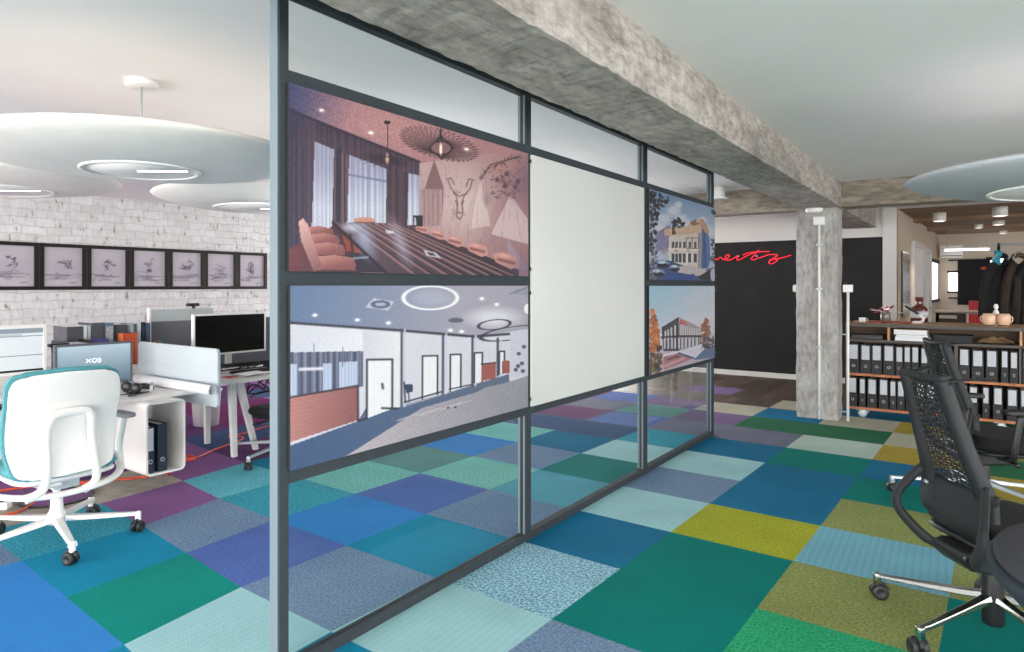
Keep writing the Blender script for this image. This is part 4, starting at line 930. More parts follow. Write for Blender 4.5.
# charcoal stool at the right edge
t = thing('upholstered_stool', 'charcoal upholstered swivel stool cut by the right edge of the photo', 'stool', (.52, 2.56, 0), math.radians(0))
mb = MB(); n = 72
def ring(k, z): return [(.50*k*math.copysign(abs(math.cos(a))**.85, math.cos(a)), .47*k*math.copysign(abs(math.sin(a))**.85, math.sin(a)), z) for a in [2*math.pi*i/n for i in range(n)]]
def rings(rs, name, m):
    mb = MB(); vs = [v for r in rs for v in r]
    mb.add(vs, [(i*n+j, i*n+(j+1) % n, (i+1)*n+(j+1) % n, (i+1)*n+j) for i in range(len(rs)-1) for j in range(n)], True); return mb.build(name, m, t)
rings([ring(.93, .648), ring(.955, .668), ring(.93, .684), ring(.86, .694), ring(.4, .700), ring(0.001, .700)], 'seat_top', M_CFAB)
rings([ring(0.001, .53), ring(.70, .535), ring(.88, .57), ring(.97, .62), ring(.985, .645), ring(.95, .662), ring(.92, .65)], 'seat_side', mat('dark_slate_fabric', '25303a', .8, noise=.15, nscale=90, bump=.2, bscale=200))
chair_base(t, .40, 20, M_CHROME, .13, .10, M_BLKP, .54, True)

# ------------------------------------------------------------------ left bay desks
DZ = .66
def desk(label, x0, x1, y0, y1, legs):
    t = thing('desk', label, 'desk', ((x0+x1)/2, (y0+y1)/2, 0)); o = Vector(t.location)
    mb = MB(); mb.prism(rrect(x1-x0, y1-y0, .02, 3), DZ-.025, DZ); mb.build('desktop', M_WLAM, t, bevel=.003)
    for (a, b) in legs:
        mb = MB(); a, b = Vector(a)-o, Vector(b)-o
        vs = []
        for p, w in ((a, .024), (b, .018)):
            vs += [(p.x-w, p.y-w*1.3, p.z), (p.x+w, p.y-w*1.3, p.z), (p.x+w, p.y+w*1.3, p.z), (p.x-w, p.y+w*1.3, p.z)]
        mb.add(vs, [(3, 2, 1, 0), (4, 5, 6, 7)]+[(k, (k+1) % 4, 4+(k+1) % 4, 4+k) for k in range(4)], False); mb.build('leg', M_WMET, t, bevel=.004)
    mb = MB()
    for y in (y0+.25-o.y, y1-.25-o.y): mb.box(x0-o.x+.1, x1-o.x-.08, y-.02, y+.02, DZ-.06, DZ-.026)
    mb.build('under_frame', M_WMET, t)
    return t
desk('white desk behind the white swivel chair, carrying the pale blue monitor', -5.52, -4.72, .55, 2.862,
     [((-4.85, .75, DZ-.03), (-4.82, .72, 0)), ((-5.40, .75, DZ-.03), (-5.43, .72, 0)), ((-5.40, 2.7, DZ-.03), (-5.43, 2.74, 0))])
desk('white desk beyond the felt divider, carrying the large black screen', -5.68, -4.945, 2.90, 5.0,
     [((-5.02, 3.36, DZ-.03), (-5.02, 3.385, 0)), ((-5.0, 3.42, DZ-.03), (-5.10, 3.655, 0)), ((-5.62, 3.5, DZ-.03), (-5.64, 3.52, 0)), ((-5.0, 4.8, DZ-.03), (-5.02, 4.85, 0)), ((-5.6, 4.8, DZ-.03), (-5.64, 4.85, 0))])
# hanging box
t = thing('storage_box', 'white open box hung under the end of the near desk, holding two binders', 'shelf', (-4.80, 2.535, .125))
hw_, hh = .145, .255
mb = MB(); outer = rrect(2*hw_, 2*hh-.0, .035, 5, 0, hh); inner = rrect(2*hw_-.028, 2*hh-.028, .024, 5, 0, hh)
nn = len(outer); vs = []
for x in (-.22, .225): vs += [(x, a, b) for a, b in outer]+[(x, a, b) for a, b in inner]
fs = []
for k in range(nn):
    l = (k+1) % nn
    fs += [(k, l, 2*nn+l, 2*nn+k), (nn+l, nn+k, 3*nn+k, 3*nn+l), (2*nn+k, 2*nn+l, 3*nn+l, 3*nn+k), (l, k, nn+k, nn+l)]
mb.add(vs, fs, False); mb.build('carcass', M_WLAM, t)
mb = MB(); mb.prism(inner, -.22, -.21, MYZ(0)); mb.build('back_board', M_WLAM, t)

def binder(name_label, group, w, hgt=.31, dep=.27, cover=M_BIND, first=[None]):
    t = thing('binder', name_label, 'binder', (0, 0, 0), 0, group)
    mb = MB(); mb.box(-w/2, w/2, 0, .004, 0, hgt); mb.box(-w/2, -w/2+.003, 0, dep, 0, hgt); mb.box(w/2-.003, w/2, 0, dep, 0, hgt); mb.build('cover', cover, t, bevel=.001)
    mb = MB(); mb.box(-w/2+.005, w/2-.005, .008, dep-.01, .006, hgt-.008); mb.build('paper_block', M_PAPER, t)
    mb = MB(); lw = w*.36
    mb.box(-lw, lw, -.0015, .0, hgt*.48, hgt*.965); lb = mb.build('label', M_LABEL, t)
    mb = MB()
    for k in range(6): mb.box(-lw*.8, lw*(.8-.3*(k % 3)), -.0022, -.0015, hgt*(.54+.065*k), hgt*(.545+.065*k))
    mb.build('label_rules', mat('grey_label_print', '9a9aa2', .8), lb)
    mb = MB(); q = [(.013*math.cos(a), -.003, hgt*.25+.013*math.sin(a)) for a in [2*math.pi*k/20 for k in range(20)]]; mb.tube(q, .0035, 6, closed=True); mb.build('finger_ring', M_SILV, t)
    return t
# two binders in the hanging box (spines face +X)
b1 = binder('navy binder with a white label in the white box under the desk', 'binders in the white desk box', .062, .325, .27, M_NAVYB); b1.location = (-4.60, 2.432, .14); b1.rotation_euler = (0, 0, math.radians(90))
b2 = binder('unlabelled navy binder in the white box under the desk', 'binders in the white desk box', .070, .335, .27, M_NAVYB); b2.location = (-4.60, 2.520, .14); b2.rotation_euler = (0, 0, math.radians(90))
for ch in list(b2.children):
    if ch.name.startswith('label'):
        for g in list(ch.children): bpy.data.objects.remove(g)
        bpy.data.objects.remove(ch)

# felt divider and paper roll
t = thing('desk_divider', 'light grey felt divider with rounded corners between the two left desks', 'divider', (-5.04, 2.88, .55))
mb = MB(); mb.prism(rrect(1.16, .435, .035, 5, 0, .2175), -.014, .014, Matrix(((1, 0, 0, 0), (0, 0, 1, 0), (0, 1, 0, 0), (0, 0, 0, 1)))); mb.build('felt_panel', M_FELTG, t, bevel=.008, seg=3)
mb = MB(); mb.box(-.3, -.26, -.0145, .06, .06, .082); mb.build('clamp', M_SILV, t)
t = thing('paper_roll', 'long rolled white plan lying on the left desk against the felt divider', 'paper roll', (-4.92, 2.78, DZ+.037), 0)
mb = MB(); pts = []
prof = [(.030, -.55), (.036, -.55), (.036, .53), (.030, .53), (.030, -.55)]
mb.lathe(prof, n=28, M=Matrix.Rotation(math.pi/2, 4, 'Y')); mb.build('outer_sheet', M_PAPER, t)
mb = MB(); vs = []; n_ = 40
for i in range(n_+1):
    a = 4*math.pi*i/n_; r = .014+.013*i/n_
    vs += [(-.54, r*math.cos(a), r*math.sin(a)), (.525, r*math.cos(a), r*math.sin(a))]
mb.add(vs, [(2*i, 2*i+1, 2*i+3, 2*i+2) for i in range(n_)], True); mb.build('inner_turns', M_PAPER, t)

# screens
def monitor(label, loc, rz, w, hgt, frame_m, screen_fn, stand_h, bz=.016):
    t = thing('monitor', label, 'monitor', loc, rz)
    z0 = stand_h; mb = MB(); mb.box(-.035, 0, -w/2, w/2, z0, z0+hgt); mb.build('housing', frame_m, t, bevel=.004)
    mb = MB()
    for b in ((-w/2, w/2, z0, z0+bz), (-w/2, w/2, z0+hgt-bz, z0+hgt), (-w/2, -w/2+bz, z0+bz, z0+hgt-bz), (w/2-bz, w/2, z0+bz, z0+hgt-bz)): mb.box(0, .006, *b)
    mb.build('bezel', frame_m, t, bevel=.001)
    screen_fn(t, w-2*bz, hgt-2*bz, z0+bz)
    mb = MB(); mb.box(-.06, -.03, -.03, .03, .0, z0+hgt*.5); mb.build('stand', frame_m, t, bevel=.004)
    mb = MB(); mb.prism(rrect(.2, .26, .04, 5, -.03, 0), 0, .012); mb.build('foot', frame_m, t, bevel=.003)
    return t
def em(name, col, e): return mat(name, col, .2, emit=e)
def scr_black(t, w, hh, z): mb = MB(); mb.box(0, .002, -w/2, w/2, z, z+hh); mb.build('screen', M_SCRB, t)
def scr_app(t, w, hh, z):
    mb = MB(); mb.m(em('screen_white_page', 'dfe6ea', .06)); mb.box(0, .002, -w/2, w/2, z, z+hh)
    mb.m(em('screen_grey_bar', '8f9aa4', .05)); mb.box(.002, .0025, -w/2, w/2, z+hh*.88, z+hh*.985); mb.box(.002, .0025, -w/2, w/2, z+hh*.36, z+hh*.38); mb.box(.002, .0025, -w/2, w/2, z+hh*.80, z+hh*.82)
    mb.m(em('screen_pale_bar', 'bcc6cd', .05)); mb.box(.0025, .003, -w/2, w*.3, z+hh*.82, z+hh*.87); mb.m(em('screen_dark_bar', '2a2e33', .05)); mb.box(.002, .003, -w/2, w/2, z, z+hh*.05)
    mb.build('screen', None, t)
def scr_blue(t, w, hh, z):
    mb = MB(); n = 16
    for i in range(n):
        k = i/(n-1); c_ = [int(a+(b-a)*k) for a, b in ((96, 178), (118, 196), (136, 208))]
        mb.m(em('screen_blue_%d' % i, '%02x%02x%02x' % tuple(c_), .12)); mb.box(0, .002, -w/2, w/2, z+hh*i/n, z+hh*(i+1)/n)
    o = mb.build('screen', None, t)
    L = MB(); s = .034; yc = .0; zc = z+hh*.60       # letters x, o with serif feet, as the logo on the desktop
    def seg(a, b, r=.0028): L.tube([(.0035, a[0], a[1]), (.0035, b[0], b[1])], r, 6)
    seg((yc-.062, zc-.014), (yc-.030, zc+.014)); seg((yc-.062, zc+.014), (yc-.030, zc-.014))
    q = [(.0035, yc-.004+.016*math.cos(a), zc+.015*math.sin(a)) for a in [2*math.pi*k/18 for k in range(18)]]; L.tube(q, .0028, 6, closed=True)
    seg((yc+.024, zc-.015), (yc+.024, zc+.017)); seg((yc+.024, zc+.017), (yc+.040, zc+.006)); seg((yc+.040, zc+.006), (yc+.040, zc-.015)); seg((yc+.024, zc-.015), (yc+.040, zc-.015))
    L.build('logo', em('screen_logo_white', 'f0f4f6', .5), o)
monitor('grey framed monitor showing a pale blue desktop with a white logo', (-5.30, 2.375, DZ), math.radians(-3), .55, .315, mat('dark_silver_plastic', '5b6268', .4), scr_blue, .045)
monitor('white framed monitor showing a white page, cut by the left edge', (-5.40, 1.72, DZ), 0, .72, .355, M_WPLAST, scr_app, .16, .022)
monitor('large white framed monitor with a black screen on the farther desk', (-5.50, 3.675, DZ), 0, .76, .375, M_WPLAST, scr_black, .165, .016)

def keyboard(label, x, y, rz, z=DZ):
    t = thing('keyboard', label, 'keyboard', (x, y, z), rz, 'black desk keyboards')
    mb = MB(); mb.box(-.075, .075, -.23, .23, 0, .014); mb.build('keyboard_case', M_BLKP, t, bevel=.003)
    mb = MB()
    for r in range(5):
        for k in range(15): mb.box(-.066+.027*r, -.066+.027*r+.023, -.222+.0296*k, -.222+.0296*k+.025, .014, .021)
    mb.build('keys', M_DGREY, t)
keyboard('black keyboard on the farther desk in front of the large black screen', -5.30, 3.80, 0)
keyboard('black keyboard on the left desk, seen at the left edge beside the white chair', -5.02, 1.62, 0)
t = thing('document_tray', 'low black desk tray behind the keyboard on the farther desk', 'tray', (-5.50, 4.32, DZ))
mb = MB(); mb.box(-.1, .1, -.22, .22, 0, .008); mb.box(-.1, -.09, -.22, .22, .008, .05); mb.box(-.1, .1, -.22, -.21, .008, .05); mb.box(-.1, .1, .21, .22, .008, .05); mb.build('tray', M_BLKP, t)
def tangle(name, label, cat, base, ext, n, r, m, seed, closed=False, group=None):
    R_ = random.Random(seed); mb = MB()
    pts = [(base[0]+R_.uniform(-1, 1)*ext[0], base[1]+R_.uniform(-1, 1)*ext[1], base[2]+abs(R_.uniform(0, 1))*ext[2]) for _ in range(n)]
    mb.tube(smoothpath(pts, 6, closed), r, 6, closed=closed); return tag(mb.build(name, m), label, cat, group)
tangle('cable', 'tangled black cables lying on the desk under the large black screen', 'cable', (-5.45, 3.75, DZ+.02), (.07, .38, .06), 26, .005, M_CABLE, 3)
tangle('cable', 'loop of black cables hanging under the farther desk', 'cable', (-5.45, 3.95, .40), (.10, .14, .22), 16, .006, M_CABLE, 5)
tangle('cable', 'black headphone cable curled near the edge of the left desk', 'cable', (-4.86, 2.48, DZ+.006), (.09, .11, .006), 12, .003, M_CABLE, 8)
t = thing('headphones', 'black headphones lying on the left desk beside the paper roll', 'headphones', (-4.97, 2.52, DZ))
mb = MB(); mb.tube([(.075*math.cos(a), .085*math.sin(a), .04+.012*math.sin(a*1.0)) for a in [math.radians(-20+22*k) for k in range(11)]], .009, 8); mb.build('headband', M_BLKP, t)
for a in (-25, 205):
    a = math.radians(a); mb = MB(); mb.lathe([(0, -.02), (.035, -.02), (.04, -.006), (.04, .008), (.03, .02), (0, .02)], (0, 0, 0), 18, Matrix.Translation((.075*math.cos(a), .085*math.sin(a), .041)) @ Matrix.Rotation(math.pi/2, 4, 'X') @ Matrix.Rotation(.5, 4, 'Y')); mb.build('ear_cup', M_BLKP, t)
t = thing('computer_mouse', 'black computer mouse on the left desk next to the headphones', 'mouse', (-5.08, 2.66, DZ), .4)
mb = MB(); vs, fs = surf(lambda u, v: (.06*math.cos(math.pi*v)*1.0, .034*math.sin(math.pi*v)*math.cos(math.pi*u), .034*math.sin(math.pi*v)**.7*math.sin(math.pi*u)), 12, 12); mb.add(vs, fs, True); mb.build('shell', M_BLKP, t)
mb = MB(); mb.tube([(.03, 0, .031), (.042, 0, .026)], .005, 8); mb.build('scroll_wheel', M_DGREY, t)
t = thing('glue_stick', 'small white tube standing on the left desk in front of the paper roll', 'tube', (-4.93, 2.615, DZ))
mb = MB(); mb.lathe([(0, 0), (.012, 0), (.012, .05), (0, .05)], n=14); mb.build('barrel', M_WPLAST, t); mb = MB(); mb.lathe([(0, .05), (.013, .05), (.013, .07), (0, .072)], n=14); mb.build('cap', M_SILV, t)
def paper(label, x, y, rz, w=.21, l=.297, z=DZ+.001, m=M_PAPER, stripe=None):
    t = thing('paper_sheet', label, 'paper', (x, y, z), rz, 'loose papers on the farther desk')
    mb = MB(); vs, fs = surf(lambda u, v: ((u-.5)*w, (v-.5)*l, .002+.006*math.sin(3*u+2*v)**2), 6, 6); mb.add(vs, fs, True); mb.build('sheet', m, t, solid=.0012)
    if stripe: mb = MB(); mb.box(-w*.3, w*.3, -l*.3, l*.1, .009, .0098); mb.build('printed_block', stripe, t)
paper('sheet with a red printed block on the farther desk near the divider', -5.12, 3.42, .3, stripe=mat('red_print', 'c04a40', .7))
paper('sheet with a red printed block on the farther desk, farther along under the black screen', -5.10, 3.85, -.2, stripe=mat('red_print', 'c04a40', .7))
paper('plain sheet between the two red printed sheets on the farther desk', -5.14, 3.63, .05, z=DZ+.011)

# back screen row, sideboard and things on it
t = thing('desk_screen', 'dark grey desk screen with a frosted glass top strip behind the large black monitor', 'divider', (-6.2, 3.95, 0))
mb = MB(); mb.box(-.015, .015, -.674, .9, .60, 1.113); mb.build('felt_panel', M_FELTD, t, bevel=.004)
mb = MB(); mb.box(-.004, .004, -.674, -.02, 1.113, 1.228); mb.build('glass_strip', mat('frosted_glass_strip', 'b9c4c4', .3), t)
mb = MB(); mb.box(-.018, .018, -.69, -.672, .60, 1.245); mb.build('end_post', M_WPLAST, t)
for y in (-.6, .8): mb = MB(); mb.box(-.02, .02, y-.02, y+.02, 0, .60); mb.build('post', M_WMET, t)
t = thing('low_cabinet', 'low white cabinet behind the left desk carrying the row of files', 'cabinet', (-5.98, 2.6, 0))
mb = MB(); mb.box(-.25, .25, -.72, .58, .05, .775); mb.build('body', M_WLAM, t, bevel=.004)
for k in range(3):
    mb = MB(); mb.box(.25, .268, -.715+.433*k, -.715+.425+.433*k, .06, .765); d = mb.build('door', M_WLAM, t, bevel=.003)
    mb = MB(); mb.box(.268, .28, -.36+.433*k, -.34+.433*k, .55, .67); mb.build('handle', M_SILV, d)
mb = MB(); mb.box(-.23, .23, -.70, .56, 0, .05); mb.build('plinth', M_DGREY, t)
def filebox(name, label, y0, y1, zt, m, dep=.26, lab=None, lean=0, cat='file'):
    t = thing(name, label, cat, (-5.90, (y0+y1)/2, .776), 0, 'files and folders on the low cabinet'); w = y1-y0; hgt = zt-.776
    M = Matrix.Rotation(lean, 4, 'X')
    mb = MB(); mb.box(-dep, 0, -w/2, w/2, 0, hgt, M); mb.build('cover', m, t, bevel=.003)
    if lab: mb = MB(); mb.box(0, .0015, -w*.38, w*.38, hgt*.35, hgt*.92, M); mb.build('label', lab, t)
    mb = MB(); mb.box(-dep+.01, -.006, -w*.4, w*.4, hgt, hgt+.002, M); mb.build('page_edge', M_PAPER, t)
    return t
M_FG = mat('dark_grey_cardboard', '5a5c62', .7, noise=.1); M_LBL2 = mat('grey_striped_label', 'b9bfc4', .7, noise=.3, nscale=40)
filebox('magazine_file', 'dark grey magazine file, leftmost on the low cabinet', 2.425, 2.549, 1.117, M_FG)
filebox('folder', 'white folder between the leftmost magazine file and a pale folder', 2.557, 2.580, 1.119, M_PAPER)
filebox('folder', 'pale grey folder left of the violet box', 2.588, 2.612, 1.118, M_FELTG)
filebox('magazine_file', 'dark grey magazine file behind the small violet box', 2.62, 2.717, 1.141, M_FG)
filebox('binder', 'light grey binder with a striped label left of the orange box', 2.726, 2.80, 1.137, mat('blue_grey_binder', '66788c', .6), lab=M_LBL2)
filebox('magazine_file', 'dark grey magazine file standing behind the orange box', 2.815, 2.940, 1.114, M_FG).location.x = -5.96
filebox('folder', 'thin silver folder right of the orange box', 2.950, 2.972, 1.109, M_SILV)
filebox('folder', 'thin dark folder right of the silver folder', 2.978, 2.995, 1.118, M_FG)
filebox('folder', 'thin white folder before the blue folders', 3.0, 3.03, 1.133, M_FELTG, lean=-.02)
filebox('folder', 'dark blue folder at the right end of the low cabinet', 3.044, 3.08, 1.130, M_NAVYB)
filebox('folder', 'slate blue folder, last one at the right end of the low cabinet', 3.084, 3.12, 1.120, mat('slate_blue_cover', '3f5570', .6))
t = thing('pen_box', 'orange ribbed box in front of the dark magazine file', 'box', (-5.83, 2.88, .776))
mb = MB(); mb.prism(rrect(.07, .135, .01, 3), 0, .27)
for k in range(5): mb.tube([(.036, -.054+.027*k, 0.005), (.036, -.054+.027*k, .268)], .010, 8)
mb.build('ribbed_body', mat('orange_plastic', 'e2683a', .45, noise=.1), t); mb = MB(); mb.prism(rrect(.05, .11, .01, 3), .27, .272); mb.build('dark_opening', M_BLKP, t)
t = thing('paper_box', 'small violet box in front of the grey magazine file', 'box', (-5.84, 2.66, .776))
mb = MB(); mb.box(-.04, .04, -.055, .05, 0, .225); mb.build('carton', mat('violet_card', '5a4f9c', .6), t, bevel=.003); mb = MB(); mb.box(-.042, .042, -.057, .052, .205, .23); mb.build('lid', mat('violet_card_lid', '645aa8', .6), t)
t = thing('letter_tray', 'letter tray stacked with white paper left of the files', 'tray', (-5.80, 2.42, .776))
mb = MB()
for z in (0, .13): mb.box(-.13, .13, -.10, .10, z, z+.006); mb.box(-.13, -.125, -.10, .10, z, z+.05)
for y in (-.1, .095): mb.box(-.13, .13, y, y+.005, 0, .24)
mb.build('tray_frame', M_BLKP, t); mb = MB(); mb.box(-.11, .12, -.09, .09, .137, .215); mb.build('paper_stack', M_PAPER, t)
t = thing('desk_lamp', 'black folding desk lamp left of the pale blue monitor', 'lamp', (-5.52, 2.20, DZ))
mb = MB(); mb.lathe([(0, 0), (.055, 0), (.055, .012), (0, .014)], n=24); mb.build('base', M_BLKP, t)
mb = MB(); mb.tube([(0, .03, .01), (0, -.035, .34)], .010, 8); mb.build('arm', M_BLKP, t); mb = MB(); mb.box(-.025, .025, -.06, .08, .333, .358); mb.build('lamp_head', M_BLKP, t, bevel=.005)
t = thing('webcam', 'black webcam on a stand above the dark desk screen', 'webcam', (-6.2, 3.72, 1.2285))
mb = MB(); mb.tube([(0, 0, 0), (0, 0, .025)], .016, 10); mb.build('stand', M_BLKP, t); mb = MB(); mb.box(-.03, .03, -.07, .05, .022, .052); mb.build('camera_body', M_BLKP, t, bevel=.008)
mb = MB(); mb.lathe([(0, 0), (.012, 0), (.012, .006), (0, .006)], (0, 0, .03), 14, Matrix.Translation((0, -.02, .037)) @ Matrix.Rotation(math.pi/2, 4, 'Y')); mb.build('lens', M_SCRB, t)
t = thing('potted_plant', 'tiny red flower pot with green leaves behind the felt divider', 'plant', (-5.93, 3.21, DZ))
mb = MB(); mb.lathe([(0, 0), (.025, 0), (.034, .25), (.03, .25), (0, .24)], n=18); mb.build('pot', mat('pale_clay', 'd8c8bc', .7), t)
for k in range(5): a = 1.256*k; mb = MB(); mb.tube([(0, 0, .24), (.02*math.cos(a), .02*math.sin(a), .28), (.035*math.cos(a), .035*math.sin(a), .29)], [.004, .011, .003], 6); mb.build('leaf', mat('leaf_green', '4f9a5c', .6), t)
mb = MB(); mb.lathe([(0, -.014), (.013, -.005), (.013, .008), (0, .015)], (.015, -.02, .285), 12); mb.build('blossom', M_RED, t)
# waste bin
t = thing('waste_bin', 'white round waste bin standing behind the felt divider', 'bin', (-6.43, 4.0, 0))
mb = MB(); mb.lathe([(0, 0), (.125, 0), (.15, .36), (.155, .365), (.145, .365), (.12, .012), (0, .012)], n=36); mb.build('bin_body', M_WPLAST, t); mb = MB(); mb.lathe([(.152, .35), (.16, .355), (.16, .37), (.146, .37)], n=36); mb.build('rim', M_WPLAST, t)
# black stool-like office chair under the farther desk
t = thing('swivel_chair', 'black swivel chair pushed under the farther desk beside the partition post', 'chair', (-4.66, 3.66, 0), math.radians(180))
seat_pad('seat', t, M_BFAB, -.27, .25, .29, .375, .45, 4); seat_pad('seat_pan', t, M_BLKP, -.24, .22, .26, .35, .378)
mb = MB(); mb.tube([(.0, .18, .34), (.0, .30, .33)], .007, 8); mb.tube([(0, .29, .33), (0, .34, .33)], .014, 8); mb.build('lever', M_BLKP, t)
mb = MB(); mb.box(-.12, .1, -.08, .08, .30, .352); mb.build('mechanism', M_BLKP, t, bevel=.01)
mb = MB(); mb.tube(smoothpath([(-.15, 0, .33), (-.30, 0, .36), (-.34, 0, .50), (-.33, 0, .62)], 5), .02, 8); mb.build('back_stem', M_BLKP, t)
pad('backrest', t, M_BFAB, (.52, .86), lambda s: -.325-.03*s, lambda s: .22, 4, .05, .03)
chair_base(t, .47, 102, M_SILV, .14, .10, M_BLKP, .33, True)

# floor cables, hatch, power strip
def cable(label, pts, r, m, group='orange cables on the floor'):
    mb = MB(); mb.tube(smoothpath(pts, 6), r, 6); return tag(mb.build('floor_cable', m), label, 'cable', group)
Z = .007
cable('orange cable looping from the storage box to the farther desk leg', [(-4.98, 2.72, Z), (-5.10, 2.93, Z), (-5.212, 3.032, Z), (-5.20, 3.13, Z), (-5.30, 3.16, .012), (-5.34, 3.10, .018), (-5.25, 3.07, .02), (-5.22, 3.16, .012), (-5.36, 3.42, Z), (-5.493, 3.765, Z), (-5.60, 3.86, Z), (-5.72, 3.80, Z), (-5.72, 3.95, Z), (-5.81, 4.31, Z), (-5.8, 4.9, Z)], .007, M_ORANGE)
cable('orange cable crossing the bare screed under the left desk', [(-5.0, 2.62, Z), (-5.12, 2.45, Z), (-5.20, 2.25, Z), (-5.30, 2.10, Z), (-5.42, 2.0, Z), (-5.5, 1.8, Z)], .008, M_ORANGE)
cable('second orange cable beside the first on the screed under the left desk', [(-5.02, 2.55, Z), (-5.16, 2.38, Z), (-5.26, 2.26, Z), (-5.45, 2.15, Z), (-5.6, 2.0, Z)], .008, mat('dark_orange_cable', 'b8472c', .5))
cable('orange cable curling at the left edge behind the white chair base', [(-5.02, 1.86, Z), (-4.93, 1.78, Z), (-4.88, 1.70, Z), (-4.90, 1.58, Z), (-5.0, 1.45, Z)], .008, M_ORANGE)
cable('red cable hanging down beside the storage box', [(-4.88, 2.70, .62), (-4.875, 2.705, .35), (-4.88, 2.71, .1), (-4.90, 2.74, Z), (-4.98, 2.80, Z)], .007, M_RED)
t = thing('floor_hatch', 'round purple carpet floor hatch with a black ring in the screed strip', 'floor hatch', (-5.02, 2.0, 0))
mb = MB(); mb.lathe([(0, .006), (.205, .006)], n=48); mb.build('carpet_inlay', CP['PU'], t)
mb = MB(); mb.lathe([(.20, .001), (.20, .010), (.225, .010), (.23, .001)], n=48); mb.build('ring', M_BLKP, t)
t = thing('power_strip', 'white power strip lying on the floor at the left edge', 'power strip', (-5.15, 1.62, 0), math.radians(38))
mb = MB(); mb.box(-.16, .16, -.03, .03, 0, .045); mb.build('strip_body', M_WPLAST, t, bevel=.006)
for k in range(4): mb = MB(); mb.lathe([(.02, .0455), (.02, .047)], (-.11+.07*k, 0, 0), 16); mb.build('socket', M_DGREY, t)

# ------------------------------------------------------------------ binder shelf and counter
YF = 8.55; X0, X1 = -1.145, 1.55
t = thing('binder_shelf', 'long low shelf on castors holding two rows of black binders', 'shelf', (0, YF, 0))
def part(name, m, *boxes, bevel=.002, parent=None):
    mb = MB()
    for b in boxes: mb.box(*b)
    return mb.build(name, m, parent or t, bevel=bevel)
part('shelf_board', M_WOODE, (X0, X1, 0, .34, .09, .117)); part('shelf_board', M_WOODE, (X0, X1, 0, .34, .462, .489)); part('shelf_board', M_DWOOD, (X0, X1, -.003, .34, .838, .865))
part('back_panel', mat('brown_back_panel', '5c4636', .7, noise=.2), (X0, X1, .34, .355, .09, 1.005))
part('side_panel', M_DWOOD, (X0-.012, X0+.006, 0, .355, .09, 1.008))
part('divider_panel', M_DWOOD, (-.172, -.138, 0, .34, .117, .838)); part('divider_panel', M_DWOOD, (.345, .365, .02, .34, .489, .838)); part('divider_panel', M_DWOOD, (.92, .95, 0, .34, .117, .838))
part('divider_panel', M_WOOD, (-.755, -.735, .0, .34, .865, 1.006)); part('divider_panel', M_WOOD, (.35, .37, .0, .34, .865, 1.006))
for (x, y) in ((-1.0, .04), (-1.0, .3), (.2, .04), (.2, .3), (1.4, .04), (1.4, .3)):
    mb = MB(); M = Matrix.Translation((x, y, .045)) @ Matrix.Rotation(math.pi/2, 4, 'X') @ Matrix.Rotation(0, 4, 'Y')
    mb.lathe([(0, -.012), (.03, -.014), (.045, -.01), (.045, .01), (.03, .014), (0, .012)], n=22, M=Matrix.Translation((x+.01, y, .045)) @ Matrix.Rotation(.5, 4, 'Z') @ Matrix.Rotation(math.pi/2, 4, 'X'))
    mb.box(x-.05, x+.04, y-.028, y+.028, .082, .09); mb.build('castor', M_SILV, t)
t2 = thing('counter_top', 'long oak counter top lying over the binder shelf', 'counter', (0, YF, 1.006))
mb = MB(); mb.box(X0-.01, X1+.02, -.02, .80, 0, .034); mb.build('board', M_WOOD, t2, bevel=.002)
mb = MB(); mb.box(X0-.01, X1+.02, -.024, -.020, 0, .034); mb.build('front_edge', M_DWOOD, t2)
mb = MB(); mb.box(X0, X0+.03, .72, .78, -1.006, 0); mb.box(X1-.03, X1, .72, .78, -1.006, 0); mb.build('leg', M_DWOOD, t2)

r1a = [(-1.131, -1.021), (-1.012, -.91), (-.907, -.804), (-.795, -.69), (-.682, -.613), (-.607, -.545), (-.538, -.471), (-.457, -.393), (-.385, -.315)]
r1b = [(-.133, -.042), (-.027, .072), (.086, .183), (.207, .264), (.276, .338), (.372, .46), (.47, .55)]
r2a = [(-1.128, -1.041), (-1.022, -.961), (-.945, -.853), (-.836, -.746), (-.735, -.676), (-.667, -.6), (-.59, -.518), (-.50, -.42), (-.41, -.33), (-.32, -.24)]
r2b = [(-.13, -.06), (-.048, .025), (.061, .116), (.144, .222), (.252, .338), (.352, .44)]
NUM = ['first', 'second', 'third', 'fourth', 'fifth', 'sixth', 'seventh', 'eighth', 'ninth', 'tenth']
proto = None
for row, z, side, lst in (('upper', .4895, 'left', r1a), ('upper', .4895, 'right', r1b), ('lower', .1175, 'left', r2a), ('lower', .1175, 'right', r2b)):
    for i, (a, b) in enumerate(lst):
        lab = 'black binder, %s from the left, %s row, %s of the upright divider' % (NUM[i], row, side)
        w = b-a
        if proto is None: o = proto = binder(lab, 'black binders on the long shelf', .1, .322, .26)
        else: o = copy_tree(proto)
        o['label'] = lab; o.location = ((a+b)/2, YF+.012+.004*((i*7) % 3), z); o.scale = (w/.1, 1, 1-.012*((i*5) % 3)); o.rotation_euler = (0, 0, 0)
o = copy_tree(proto); o['label'] = 'black binder leaning to the right beside the upright divider in the upper row'; o.location = (-.285, YF+.02, .500); o.scale = (.78, 1, .95); o.rotation_euler = (0, math.radians(13), 0)

